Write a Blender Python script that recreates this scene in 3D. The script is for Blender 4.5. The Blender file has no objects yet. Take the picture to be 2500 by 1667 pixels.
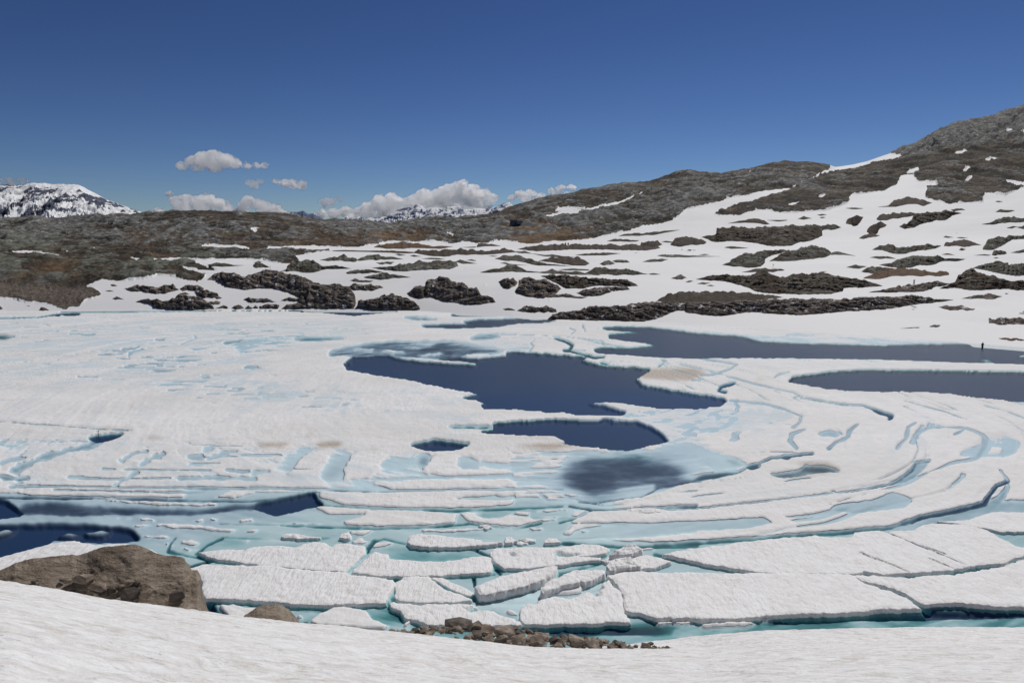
import bpy, math, random
import numpy as np
from mathutils import Vector
from mathutils.geometry import delaunay_2d_cdt

R = math.radians
SC = bpy.context.scene
COL = SC.collection
# ------------------------------------------------------------------ camera, sky, sun, exposure
F = 1667.0                      # focal length, in pixels of the 2500 px wide photograph
H = 28.0                        # eye height above the lake, metres
PITCH = math.atan(253.5 / F)
cam = bpy.data.cameras.new('camera')
cam.sensor_width = 36.0
cam.lens = 36.0 * F / 2500.0
cam.clip_start = 0.1
cam.clip_end = 60000.0
cam_o = bpy.data.objects.new('camera', cam)
cam_o.location = (0, 0, H)
cam_o.rotation_euler = (math.pi / 2 - PITCH, 0, 0)
COL.objects.link(cam_o)
SC.camera = cam_o

SUN_EL, SUN_AZ = R(52), R(28)           # azimuth clockwise from +Y (the view direction)
world = bpy.data.worlds.new('World')
SC.world = world
world.use_nodes = True
wn = world.node_tree
for n in list(wn.nodes):
    wn.nodes.remove(n)
sky = wn.nodes.new('ShaderNodeTexSky')
sky.sky_type = 'NISHITA'
sky.sun_disc = False
sky.sun_elevation = SUN_EL
sky.sun_rotation = SUN_AZ
sky.altitude = 2300
sky.air_density = 1.0
sky.dust_density = 0.25
sky.ozone_density = 1.6
bg = wn.nodes.new('ShaderNodeBackground')
bg.inputs['Strength'].default_value = 0.10
out = wn.nodes.new('ShaderNodeOutputWorld')
gm = wn.nodes.new('ShaderNodeGamma')            # the deep, contrasty blue of the high mountain sky
gm.inputs['Gamma'].default_value = 1.5
tn_ = wn.nodes.new('ShaderNodeMix'); tn_.data_type = 'RGBA'; tn_.blend_type = 'MULTIPLY'
tn_.inputs[0].default_value = 1.0; tn_.inputs[7].default_value = (.135, .143, .173, 1)
wn.links.new(sky.outputs[0], gm.inputs[0]); wn.links.new(gm.outputs[0], tn_.inputs[6])
wn.links.new(tn_.outputs[2], bg.inputs[0])
wn.links.new(bg.outputs[0], out.inputs[0])

sd = bpy.data.lights.new('sun', 'SUN')
sd.energy = 3.2
sd.angle = R(0.53)
sd.color = (1.0, 0.965, 0.92)
so = bpy.data.objects.new('sun', sd)
sv = Vector((math.sin(SUN_AZ) * math.cos(SUN_EL), math.cos(SUN_AZ) * math.cos(SUN_EL), math.sin(SUN_EL)))
so.rotation_euler = sv.to_track_quat('Z', 'Y').to_euler()
so.location = (0, 0, 200)
COL.objects.link(so)
SC.view_settings.view_transform = 'Standard'
SC.view_settings.look = 'None'
SC.view_settings.gamma = 1.0
SC.view_settings.use_curve_mapping = False
SC.view_settings.exposure = 0.0
SC.cycles.max_bounces = 80
SC.cycles.diffuse_bounces = 5
SC.cycles.glossy_bounces = 4
SC.cycles.transparent_max_bounces = 12
SC.cycles.volume_bounces = 80

# ------------------------------------------------------------------ helpers
CP, SP = math.cos(PITCH), math.sin(PITCH)
rng = np.random.default_rng(7)
random.seed(7)

def ray(x, y):
    a = (np.asarray(x, float) - 1250) / F
    b = (833.5 - np.asarray(y, float)) / F
    return a, CP + b * SP, -SP + b * CP

def ground(x, y, z=0.0):
    dx, dy, dz = ray(x, y)
    t = (z - H) / dz
    return dx * t, dy * t

def at_dist(x, y, Y):
    dx, dy, dz = ray(x, y)
    t = Y / dy
    return dx * t, Y + 0 * dx, H + dz * t

def project(X, Y, Z):
    dep = Y * CP - (Z - H) * SP
    up = Y * SP + (Z - H) * CP
    dep = np.where(dep < 0.01, 0.01, dep)
    return 1250 + F * X / dep, 833.5 - F * up / dep

def _h(i, j, k, s):
    i = i.astype(np.uint32); j = j.astype(np.uint32); k = k.astype(np.uint32)
    n = i * np.uint32(374761393) + j * np.uint32(668265263) + k * np.uint32(2147483647) + np.uint32((s * 974634777 + 12345) % 4294967296)
    n = (n ^ (n >> np.uint32(13))) * np.uint32(1274126177)
    n = n ^ (n >> np.uint32(16))
    return n.astype(np.float64) / 4294967295.0

def vnoise(x, y, z=None, s=0):
    """smooth lattice noise, -1..1"""
    x = np.asarray(x, float) + 1000.37; y = np.asarray(y, float) + 1000.71
    xi = np.floor(x); yi = np.floor(y); fx = x - xi; fy = y - yi
    ux = fx * fx * fx * (fx * (fx * 6 - 15) + 10); uy = fy * fy * fy * (fy * (fy * 6 - 15) + 10)
    xi = xi.astype(np.int64); yi = yi.astype(np.int64)
    if z is None:
        zi = np.zeros_like(xi)
        def c(a, b): return _h(xi + a, yi + b, zi, s)
        v = (c(0, 0) * (1 - ux) + c(1, 0) * ux) * (1 - uy) + (c(0, 1) * (1 - ux) + c(1, 1) * ux) * uy
        return v * 2 - 1
    z = np.asarray(z, float) + 1000.13
    zi = np.floor(z); fz = z - zi; uz = fz * fz * (3 - 2 * fz); zi = zi.astype(np.int64)
    def c(a, b, d): return _h(xi + a, yi + b, zi + d, s)
    v0 = (c(0, 0, 0) * (1 - ux) + c(1, 0, 0) * ux) * (1 - uy) + (c(0, 1, 0) * (1 - ux) + c(1, 1, 0) * ux) * uy
    v1 = (c(0, 0, 1) * (1 - ux) + c(1, 0, 1) * ux) * (1 - uy) + (c(0, 1, 1) * (1 - ux) + c(1, 1, 1) * ux) * uy
    return (v0 * (1 - uz) + v1 * uz) * 2 - 1

def fbm(x, y, z=None, o=4, s=0, g=0.5, ridged=False):
    t = 0; a = 1.0; n = 0; f = 1.0
    for i in range(o):
        v = vnoise(x * f + 17.1 * i, y * f + 31.7 * i, None if z is None else z * f, s + i)
        if ridged: v = 1 - 2 * np.abs(v)
        t = t + a * v; n += a; a *= g; f *= 2.03
    return t / n

def worley(x, y, s=0):
    x = np.asarray(x, float); y = np.asarray(y, float)
    xi = np.floor(x).astype(np.int64); yi = np.floor(y).astype(np.int64)
    best = np.full(x.shape, 9.0); idv = np.zeros(x.shape); sec = np.full(x.shape, 9.0)
    for a in (-1, 0, 1):
        for b in (-1, 0, 1):
            zz = np.zeros_like(xi)
            px = xi + a + _h(xi + a + 4000, yi + b + 4000, zz, s)
            py = yi + b + _h(xi + a + 4000, yi + b + 4000, zz + 1, s)
            d = (px - x) ** 2 + (py - y) ** 2
            nid = _h(xi + a + 4000, yi + b + 4000, zz + 2, s)
            m = d < best
            sec = np.where(m, best, np.minimum(sec, d))
            idv = np.where(m, nid, idv); best = np.where(m, d, best)
    return np.sqrt(best), idv, np.sqrt(sec)

def sstep(e0, e1, x):
    t = np.clip((x - e0) / (e1 - e0), 0, 1)
    return t * t * (3 - 2 * t)

VIEW = {'A': (0, 540, 500 / 2352), 'B': (450, 540, 500 / 2352), 'C': (900, 540, 500 / 2352), 'D': (1350, 540, 500 / 2352),
        'E': (1700, 440, 450 / 2352), 'G': (2050, 440, 450 / 2352), 'T': (1600, 220, 900 / 2352), 'S': (0, 340, 900 / 2352),
        'M': (800, 400, 900 / 2352), 'L1': (0, 780, 900 / 2352), 'L2': (800, 780, 900 / 2352), 'L3': (1600, 780, 900 / 2352),
        'N1': (0, 1200, 900 / 2352), 'N2': (800, 1200, 900 / 2352), 'N3': (1600, 1200, 900 / 2352),
        'W': (2150, 620, 350 / 1960), 'F': (0, 0, 2500 / 2352), 'P': (950, 1330, 800 / 2352), 'X': (0, 0, 1.0)}

def pts(v, s):
    """outline notes 'x,y x,y ...' read off a view of the place -> photograph pixels"""
    ox, oy, k = VIEW[v]
    return np.array([[ox + float(a) * k, oy + float(b) * k] for a, b in (q.split(',') for q in s.split())])

def inpoly(px, py, P):
    ins = np.zeros(px.shape, bool)
    n = len(P)
    for i in range(n):
        x1, y1 = P[i]; x2, y2 = P[(i + 1) % n]
        if y1 == y2: continue
        c = ((y1 > py) != (y2 > py)) & (px < (x2 - x1) * (py - y1) / (y2 - y1) + x1)
        ins ^= c
    return ins

def box_blur(a, r, it=2):
    if r < 1: return a
    for _ in range(it):
        for ax in (0, 1):
            p = np.pad(a, [(r + 1, r) if k == ax else (0, 0) for k in (0, 1)], mode='edge')
            c = np.cumsum(p, axis=ax)
            a = (np.take(c, range(2 * r + 1, c.shape[ax]), axis=ax) - np.take(c, range(0, c.shape[ax] - 2 * r - 1), axis=ax)) / (2 * r + 1)
    return a

class Raster:
    def __init__(s, x0, x1, y0, y1, st, v=0.0):
        s.x0, s.y0, s.st = x0, y0, st
        s.nx = int((x1 - x0) / st); s.ny = int((y1 - y0) / st)
        s.X, s.Y = np.meshgrid(x0 + (np.arange(s.nx) + .5) * st, y0 + (np.arange(s.ny) + .5) * st)
        s.a = np.full((s.ny, s.nx), float(v))
    def sub(s, P, pad=0):
        i0 = int(max(0, (P[:, 1].min() - pad - s.y0) / s.st - 1)); i1 = int(min(s.ny, (P[:, 1].max() + pad - s.y0) / s.st + 2))
        j0 = int(max(0, (P[:, 0].min() - pad - s.x0) / s.st - 1)); j1 = int(min(s.nx, (P[:, 0].max() + pad - s.x0) / s.st + 2))
        return slice(i0, i1), slice(j0, j1)
    def poly(s, P, v, soft=0, wob=0.0, seed=0):
        sl = s.sub(P, soft * 3 + wob * 2 + 2)
        X, Y = s.X[sl], s.Y[sl]
        if X.size == 0: return
        if wob:
            X = X + wob * 2.2 * fbm(X / (wob * 9), Y / (wob * 2.5), o=4, s=seed + 3, g=.6)
            Y = Y + wob * fbm(X / (wob * 7), Y / (wob * 2.5), o=4, s=seed + 9, g=.6)
        m = inpoly(X, Y, P).astype(float)
        if soft:
            m = box_blur(m, max(1, int(soft / s.st)))
        s.a[sl] = s.a[sl] * (1 - m) + v * m
    def line(s, P, w, v, wob=0.0, soft=.5):
        sl = s.sub(P, w * 2 + wob * 2 + 3)
        X, Y = s.X[sl], s.Y[sl]
        if X.size == 0: return
        if wob:
            X = X + wob * 1.5 * fbm(X / 18, Y / 9, o=3, s=5); Y = Y + wob * fbm(X / 18, Y / 9, o=3, s=8)
        d = np.full(X.shape, 1e9)
        for i in range(len(P) - 1):
            ax, ay = P[i]; bx, by = P[i + 1]
            t = np.clip(((X - ax) * (bx - ax) + (Y - ay) * (by - ay)) / ((bx - ax) ** 2 + (by - ay) ** 2 + 1e-9), 0, 1)
            # ends taper
            d = np.minimum(d, np.hypot((X - ax - t * (bx - ax)) * .8, (Y - ay - t * (by - ay)) * 1.25))
        ww = w * .5 * (.75 + .6 * fbm(X / 25, Y / 12, o=2, s=21))
        m = 1 - sstep(ww * (1 - soft), ww * (1 + soft) + .3, d)
        s.a[sl] = np.minimum(s.a[sl], s.a[sl] * (1 - m) + v * m) if v < 0.1 else s.a[sl] * (1 - m) + v * m
    def get(s, x, y):
        u = np.clip((x - s.x0) / s.st - .5, 0, s.nx - 1.001); v = np.clip((y - s.y0) / s.st - .5, 0, s.ny - 1.001)
        i = u.astype(int); j = v.astype(int); fu = u - i; fv = v - j
        a = s.a
        return (a[j, i] * (1 - fu) + a[j, i + 1] * fu) * (1 - fv) + (a[j + 1, i] * (1 - fu) + a[j + 1, i + 1] * fu) * fv

def tag(o, label=None, cat=None, group=None, kind=None):
    if label: o['label'] = label
    if cat: o['category'] = cat
    if group: o['group'] = group
    if kind: o['kind'] = kind
    return o

def mesh_obj(name, V, Fc, mat=None, parent=None, smooth=True, attrs=None):
    me = bpy.data.meshes.new(name)
    V = np.asarray(V, np.float32)
    Fc = np.asarray(Fc, np.int32)
    if Fc.ndim == 2:
        k = Fc.shape[1]
        me.vertices.add(len(V)); me.vertices.foreach_set('co', V.ravel())
        me.loops.add(Fc.size); me.loops.foreach_set('vertex_index', Fc.ravel())
        me.polygons.add(len(Fc)); me.polygons.foreach_set('loop_start', np.arange(0, Fc.size, k, dtype=np.int32))
        me.polygons.foreach_set('loop_total', np.full(len(Fc), k, np.int32))
        me.update(calc_edges=True)
        me.validate()
    if smooth:
        me.polygons.foreach_set('use_smooth', np.ones(len(me.polygons), bool))
    for k, v in (attrs or {}).items():
        at = me.attributes.new(k, 'FLOAT', 'POINT')
        at.data.foreach_set('value', np.asarray(v, np.float32).ravel())
    if mat: me.materials.append(mat)
    o = bpy.data.objects.new(name, me)
    COL.objects.link(o)
    if parent: o.parent = parent
    return o

def grid_faces(nr, nc, mask=None):
    i = np.arange(nr - 1)[:, None] * nc + np.arange(nc - 1)[None, :]
    f = np.stack([i, i + 1, i + nc + 1, i + nc], -1)
    if mask is not None: f = f[mask]
    return f.reshape(-1, 4)

def grid_obj(name, X, Y, Z, mat, attrs=None, parent=None, mask=None):
    nr, nc = X.shape
    V = np.stack([X, Y, Z], -1).reshape(-1, 3)
    return mesh_obj(name, V, grid_faces(nr, nc, mask), mat, parent, attrs=attrs)

# ------------------------------------------------------------------ materials
class MT:
    def __init__(s, name):
        s.m = bpy.data.materials.new(name); s.m.use_nodes = True
        s.t = s.m.node_tree
        for n in list(s.t.nodes): s.t.nodes.remove(n)
        s.out = s.t.nodes.new('ShaderNodeOutputMaterial')
    def n(s, kind, **kw):
        nd = s.t.nodes.new(kind)
        for k, v in kw.items():
            if k.startswith('_'): setattr(nd, k[1:], v)
        return nd
    def l(s, a, b): s.t.links.new(a, b)
    def pos(s, scale=(1, 1, 1), rot=(0, 0, 0)):
        g = s.n('ShaderNodeNewGeometry'); mp = s.n('ShaderNodeMapping')
        mp.inputs['Scale'].default_value = scale; mp.inputs['Rotation'].default_value = rot
        s.l(g.outputs['Position'], mp.inputs['Vector']); return mp.outputs[0]
    def noise(s, vec, sc, det=4, rough=.55, dist=0):
        n = s.n('ShaderNodeTexNoise'); n.inputs['Scale'].default_value = sc; n.inputs['Detail'].default_value = det
        n.inputs['Roughness'].default_value = rough; n.inputs['Distortion'].default_value = dist
        s.l(vec, n.inputs['Vector']); return n.outputs[0]
    def ramp(s, fac, stops, interp='LINEAR'):
        r = s.n('ShaderNodeValToRGB'); cr = r.color_ramp; cr.interpolation = interp
        while len(cr.elements) < len(stops): cr.elements.new(.5)
        for e, (p, c) in zip(cr.elements, stops):
            e.position = p; e.color = (c, c, c, 1) if isinstance(c, (int, float)) else (*c, 1)
        s.l(fac, r.inputs[0]); return r.outputs[0]
    def attr(s, name):
        a = s.n('ShaderNodeAttribute'); a.attribute_name = name; return a.outputs['Fac']
    def math(s, op, a, b=None, clamp=False):
        m = s.n('ShaderNodeMath'); m.operation = op; m.use_clamp = clamp
        for i, q in enumerate((a, b)):
            if q is None: continue
            if isinstance(q, (int, float)): m.inputs[i].default_value = q
            else: s.l(q, m.inputs[i])
        return m.outputs[0]
    def mix(s, fac, a, b, blend='MIX'):
        m = s.n('ShaderNodeMix'); m.data_type = 'RGBA'; m.blend_type = blend
        for sock, q in ((m.inputs[0], fac), (m.inputs[6], a), (m.inputs[7], b)):
            if isinstance(q, (int, float)): sock.default_value = q
            elif isinstance(q, tuple): sock.default_value = (*q, 1)
            else: s.l(q, sock)
        return m.outputs[2]
    def bump(s, h, strength=.5, dist=.1, prev=None):
        b = s.n('ShaderNodeBump'); b.inputs['Strength'].default_value = strength; b.inputs['Distance'].default_value = dist
        s.l(h, b.inputs['Height'])
        if prev: s.l(prev, b.inputs['Normal'])
        return b.outputs[0]
    def bsdf(s, col, rough=.8, nor=None, spec=.3, **kw):
        b = s.n('ShaderNodeBsdfPrincipled')
        for sock, q in ((b.inputs['Base Color'], col), (b.inputs['Roughness'], rough), (b.inputs['Specular IOR Level'], spec)):
            if isinstance(q, (int, float)): sock.default_value = q
            elif isinstance(q, tuple): sock.default_value = (*q, 1)
            else: s.l(q, sock)
        if nor: s.l(nor, b.inputs['Normal'])
        return b.outputs[0]
    def done(s, sh):
        s.l(sh, s.out.inputs['Surface']); return s.m

def snow_color(t, dirt=.5):
    """old spring snow: near white, with warm dust gathered in the hollows"""
    a = t.noise(t.pos((1, 1, 1)), .35, 5, .6)
    b = t.noise(t.pos((1, 1.5, 1), (0, 0, .25)), 1.2, 7, .75, 1.0)
    f = t.math('MULTIPLY', t.ramp(a, [(.3, 0.2), (.65, 1)]), t.ramp(b, [(.42, 0), (.68, 1)]))
    f = t.math('MULTIPLY', f, dirt)
    return t.mix(f, (.80, .80, .795), (.50, .455, .40))

def mat_bank():
    t = MT('bank_snow')
    c = snow_color(t, 1.15)
    fine = t.noise(t.pos((1, 1, 1)), 9, 4, .7)
    spk = t.ramp(t.noise(t.pos(), 5.3, 6, .8), [(.70, 0), (.76, 1)])
    c = t.mix(t.math('MULTIPLY', spk, .5), c, (.25, .2, .16))
    cup = t.noise(t.pos((1, 2.0, 1), (0, 0, .3)), 1.7, 3, .5)
    n = t.bump(cup, .45, .35)
    n = t.bump(t.noise(t.pos((.7, 1.5, 1), (0, 0, .2)), .8, 4, .6), .5, .5, n)
    n = t.bump(fine, .75, .06, n)
    n = t.bump(t.noise(t.pos((1, 1.3, 1)), 3.2, 4, .65), .55, .12, n)
    return t.done(t.bsdf(c, .65, n, .25))

def mat_floe():
    t = MT('floe_snow')
    g = t.n('ShaderNodeNewGeometry'); sx = t.n('ShaderNodeSeparateXYZ'); t.l(g.outputs['Position'], sx.inputs[0])
    c = snow_color(t, .6)
    under = t.ramp(t.math('MULTIPLY', sx.outputs[2], -1.0), [(0.0, (.50, .74, .76)), (.10, (.30, .62, .62)), (.45, (.09, .36, .34)), (1, (.03, .16, .17))])
    wet = t.ramp(t.math('ADD', sx.outputs[2], .02), [(0.0, 1), (.12, 0)])
    c = t.mix(wet, c, (.62, .76, .79))
    f = t.ramp(t.math('ADD', t.math('MULTIPLY', sx.outputs[2], -8.0), .3), [(.3, 0), (.75, 1)])
    c = t.mix(f, c, under)
    cup = t.noise(t.pos((2.2, .7, 1), (0, 0, -.5)), 1.3, 4, .6)
    n = t.bump(cup, .6, .30)
    n = t.bump(t.noise(t.pos(), 5, 4, .6), .3, .05, n)
    return t.done(t.bsdf(c, .6, n, .3))

def mat_ice():
    """the lake ice: snow ice above the water, blue to teal with depth under it (the water's own colour)"""
    t = MT('lake_ice')
    g = t.n('ShaderNodeNewGeometry'); sx = t.n('ShaderNodeSeparateXYZ'); t.l(g.outputs['Position'], sx.inputs[0])
    z = t.attr('level')                       # designed level: the sheet lies flatter, as water makes depths look
    stain = t.attr('stain'); blue = t.attr('blue')
    c = snow_color(t, .45)
    pale = t.noise(t.pos((.5, 1, 1)), .16, 6, .65)
    c = t.mix(t.math('MULTIPLY', t.ramp(pale, [(.25, 0.1), (.55, 1)]), blue, True), c, (.54, .645, .70))
    old = t.ramp(t.noise(t.pos((.5, 1.4, 1)), .05, 5, .6), [(.35, 0), (.65, .55)])
    c = t.mix(old, c, (.66, .645, .615))
    c = t.mix(t.math('MULTIPLY', stain, .9, True), c, (.33, .25, .16))
    dep = t.math('MULTIPLY', z, -.2)          # 5 m -> 1
    under = t.ramp(dep, [(0.0, (.62, .74, .79)), (.03, (.57, .65, .685)), (.07, (.46, .56, .595)), (.13, (.24, .42, .45)), (.19, (.075, .24, .26)),
                         (.34, (.02, .095, .11)), (.62, (.008, .026, .065)), (1, (.010, .034, .098))])
    grey = t.ramp(dep, [(0.0, (.60, .68, .74)), (.05, (.50, .58, .65)), (.12, (.33, .40, .48)), (.24, (.15, .19, .27)), (.40, (.045, .06, .105)), (.62, (.009, .026, .068)), (1, (.010, .034, .098))])
    wisp = t.noise(t.pos((.35, 1, 1)), .22, 6, .65)
    grey = t.mix(t.math('MULTIPLY', t.ramp(wisp, [(.5, 0), (.75, .5)]), t.ramp(dep, [(.1, 1), (.5, 0)])), grey, (.45, .53, .60))
    under = t.mix(t.attr('grey'), under, grey)
    under = t.mix(t.math('MULTIPLY', stain, .5, True), under, (.10, .075, .03))
    f = t.ramp(t.math('ADD', t.math('MULTIPLY', z, -6.0), .5), [(.15, 0), (.6, 1)])
    c = t.mix(f, c, under)
    dry = t.ramp(t.math('ADD', t.math('MULTIPLY', z, 8.0), .2), [(.1, .0), (.6, 1)])      # drowned ice is smooth
    patch = t.ramp(t.noise(t.pos(), .07, 3, .6), [(.3, .25), (.7, 1)])
    hgt_ = t.math('MULTIPLY', t.math('MULTIPLY', t.math('ADD', t.noise(t.pos((2.2, .7, 1), (0, 0, -.45)), .9, 4, .6), t.noise(t.pos((.8, 1.3, 1)), .5, 4, .6)), dry), t.math('MULTIPLY', patch, t.math('SUBTRACT', 1.0, t.math('MULTIPLY', blue, .75))))
    n = t.bump(hgt_, .6, .26)
    return t.done(t.bsdf(c, .7, n, .2))

def mat_water():
    t = MT('lake_water')
    big = t.noise(t.pos((1, 1, 1)), .02, 2, .5)
    rip = t.noise(t.pos((.8, 1.6, 1)), 2.6, 4, .6)
    amt = t.attr('ripple')
    b = t.n('ShaderNodeBump'); t.l(rip, b.inputs['Height']); t.l(t.math('MULTIPLY', amt, .5), b.inputs['Strength']); b.inputs['Distance'].default_value = .12
    fr = t.n('ShaderNodeFresnel'); fr.inputs['IOR'].default_value = 1.333; t.l(b.outputs[0], fr.inputs['Normal'])
    gl = t.n('ShaderNodeBsdfGlossy'); t.l(t.math('ADD', t.math('MULTIPLY', amt, .22), .03), gl.inputs['Roughness']); t.l(b.outputs[0], gl.inputs['Normal'])
    tr = t.n('ShaderNodeBsdfTransparent'); tr.inputs['Color'].default_value = (.93, .975, .98, 1)
    mx = t.n('ShaderNodeMixShader'); t.l(t.math('MULTIPLY', fr.outputs[0], t.math('SUBTRACT', 1.0, t.math('MULTIPLY', amt, .80))), mx.inputs[0]); t.l(tr.outputs[0], mx.inputs[1]); t.l(gl.outputs[0], mx.inputs[2])
    return t.done(mx.outputs[0])

def rock_nodes(t, cols, sc=1.0, tilt=(.5, .35, .4)):
    """banded gneiss: cols = dark, mid, light"""
    st = t.noise(t.pos((.5 * sc, .8 * sc, 3.2 * sc), tilt), .8, 6, .68, .4)
    bl = t.noise(t.pos((sc, sc, sc)), .45, 5, .6)
    f = t.math('ADD', t.math('MULTIPLY', st, .6), t.math('MULTIPLY', bl, .4))
    c = t.ramp(f, [(.36, cols[0]), (.5, cols[1]), (.66, cols[2])])
    return c, st

def mat_rock(name, cols, moss=None, sc=1.0, bumpd=.6, lichen=None, patchy=False):
    t = MT(name)
    c, st = rock_nodes(t, cols, sc)
    g = t.n('ShaderNodeNewGeometry'); sx = t.n('ShaderNodeSeparateXYZ'); t.l(g.outputs['Normal'], sx.inputs[0])
    if moss:
        m = t.math('MULTIPLY', t.ramp(sx.outputs[2], [(.45, 0), (.85, 1)]), t.ramp(t.noise(t.pos(), .22 * sc, 5, .65), [(.42, 0), (.6, 1)]))
        mc = t.ramp(t.noise(t.pos(), 1.1 * sc, 4, .7), [(.3, moss[0]), (.7, moss[1])])
        c = t.mix(m, c, mc)
    if patchy:
        p_ = t.math('MULTIPLY', t.ramp(t.noise(t.pos((1, 1, .6)), .30, 5, .7), [(.60, 0), (.63, 1)]), t.ramp(sx.outputs[2], [(.35, 0), (.6, 1)]))
        c = t.mix(p_, c, (.80, .80, .80))
    if lichen:
        c = t.mix(t.ramp(t.noise(t.pos(), 2.2 * sc, 5, .75), [(.56, 0), (.7, .75)]), c, lichen)
    n = t.bump(st, .9, bumpd)
    n = t.bump(t.noise(t.pos(), 3.1 * sc, 5, .75), .8, bumpd * .4, n)
    return t.done(t.bsdf(c, .85, n, .2))

def mat_hill():
    t = MT('hillside_ground')
    slab = t.attr('slab'); snow = t.attr('snow'); tint = t.attr('tint'); far = t.attr('scree')
    edge = t.noise(t.pos((1, 1, 1)), .45, 6, .75)
    rc, st = rock_nodes(t, ((.030, .030, .030), (.13, .13, .122), (.46, .46, .44)), .45)
    rc = t.mix(t.math('MULTIPLY', tint, .55, True), rc, (.13, .14, .085))     # lichen green on the near slope
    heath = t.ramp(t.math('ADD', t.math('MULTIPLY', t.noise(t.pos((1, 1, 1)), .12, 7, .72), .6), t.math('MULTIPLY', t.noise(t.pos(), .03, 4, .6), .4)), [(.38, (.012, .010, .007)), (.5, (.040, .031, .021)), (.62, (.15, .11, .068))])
    og = t.attr('rust')
    heath = t.mix(t.math('MULTIPLY', og, t.ramp(t.noise(t.pos(), .2, 6, .7), [(.3, 0), (.62, 1)]), True), heath, (.27, .15, .066))
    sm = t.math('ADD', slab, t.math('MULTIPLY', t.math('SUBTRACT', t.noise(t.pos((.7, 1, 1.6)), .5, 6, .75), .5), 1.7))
    c = t.mix(t.ramp(sm, [(.42, 0), (.58, 1)]), heath, rc)  # heath colour also serves as painted shade in the ridge troughs
    spk = t.ramp(t.noise(t.pos((1, 1, 1.5)), .8, 6, .8), [(.57, 0), (.67, .8)])
    c = t.mix(spk, c, (.36, .35, .32))
    brown = t.ramp(t.noise(t.pos(), .9, 6, .8), [(.3, (.035, .028, .022)), (.5, (.14, .112, .09)), (.72, (.36, .31, .26))])
    c = t.mix(far, c, brown)
    sf = t.math('ADD', snow, t.math('MULTIPLY', t.math('SUBTRACT', edge, .5), 1.0))
    sf = t.ramp(sf, [(.485, 0), (.515, 1)])
    c = t.mix(sf, c, snow_color(t, .12))
    n1 = t.bump(t.noise(t.pos((1, 1, 1)), .7, 6, .75), .9, 1.0)
    n2 = t.bump(t.noise(t.pos((1, 2.0, 1)), .8, 4, .6), .5, .12)
    rk = t.n('ShaderNodeBsdfPrincipled'); t.l(c, rk.inputs['Base Color']); rk.inputs['Roughness'].default_value = .85
    rk.inputs['Specular IOR Level'].default_value = .15; t.l(n1, rk.inputs['Normal'])
    sn = t.n('ShaderNodeBsdfPrincipled'); t.l(c, sn.inputs['Base Color']); sn.inputs['Roughness'].default_value = .7
    sn.inputs['Specular IOR Level'].default_value = .2; t.l(n2, sn.inputs['Normal'])
    mx = t.n('ShaderNodeMixShader'); t.l(sf, mx.inputs[0]); t.l(rk.outputs[0], mx.inputs[1]); t.l(sn.outputs[0], mx.inputs[2])
    return t.done(mx.outputs[0])

def mat_mountain(rock=(.10, .115, .15)):  # rock tone includes painted haze: the blue of distant air
    t = MT('mountain_snow_and_hazed_rock')
    s = t.attr('snow')
    f = t.math('ADD', s, t.math('MULTIPLY', t.math('SUBTRACT', t.noise(t.pos((1, 1, 1.6)), .012, 7, .7), .5), .5))
    rc = t.ramp(t.noise(t.pos(), .01, 6, .7), [(.3, tuple(q * .6 for q in rock)), (.7, tuple(q * 1.5 for q in rock))])
    c = t.mix(t.ramp(f, [(.48, 0), (.53, 1)]), rc, (.82, .83, .84))
    n = t.bump(t.noise(t.pos(), .012, 6, .7), .7, 22)
    return t.done(t.bsdf(c, .85, n, .1))

def flat(name, col, rough=.8, var=.25, sc=3.0):
    t = MT(name)
    c = t.ramp(t.noise(t.pos(), sc, 4, .6), [(.3, tuple(q * (1 - var) for q in col)), (.7, tuple(q * (1 + var) for q in col))])
    return t.done(t.bsdf(c, rough))

M = dict(
    bank=mat_bank(), floe=mat_floe(), ice=mat_ice(), water=mat_water(), hill=mat_hill(),
    rock=mat_rock('shore_rock', ((.030, .024, .020), (.135, .108, .090), (.42, .36, .31)), None, .9, patchy=True),
    green=mat_rock('lichen_rock', ((.030, .031, .025), (.125, .128, .106), (.34, .34, .30)), ((.03, .022, .013), (.085, .06, .03)), .8),
    heath=mat_rock('heath_ground', ((.026, .019, .013), (.062, .045, .031), (.14, .10, .066)), ((.022, .016, .011), (.06, .04, .024)), .8, .35),
    rust=mat_rock('rusty_heath_ground', ((.035, .02, .012), (.10, .056, .027), (.2, .115, .05)), None, .8, .35),
    mixed=mat_rock('heath_and_rock', ((.030, .023, .017), (.10, .080, .060), (.33, .30, .26)), ((.03, .02, .012), (.09, .055, .028)), .7),
    boulder=mat_rock('brown_boulder', ((.15, .12, .088), (.29, .235, .18), (.46, .39, .31)), None, 1.6, .40, (.13, .105, .08)),
    stone=mat_rock('brown_stone', ((.08, .063, .048), (.20, .16, .125), (.44, .375, .305)), None, 3.0, .08),
    stone3=mat_rock('grey_stone', ((.10, .09, .078), (.24, .215, .185), (.45, .42, .37)), None, 3.0, .08),
    stone2=mat_rock('dark_stone', ((.04, .034, .03), (.09, .075, .062), (.2, .17, .14)), None, 3.0, .08),
)
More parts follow.
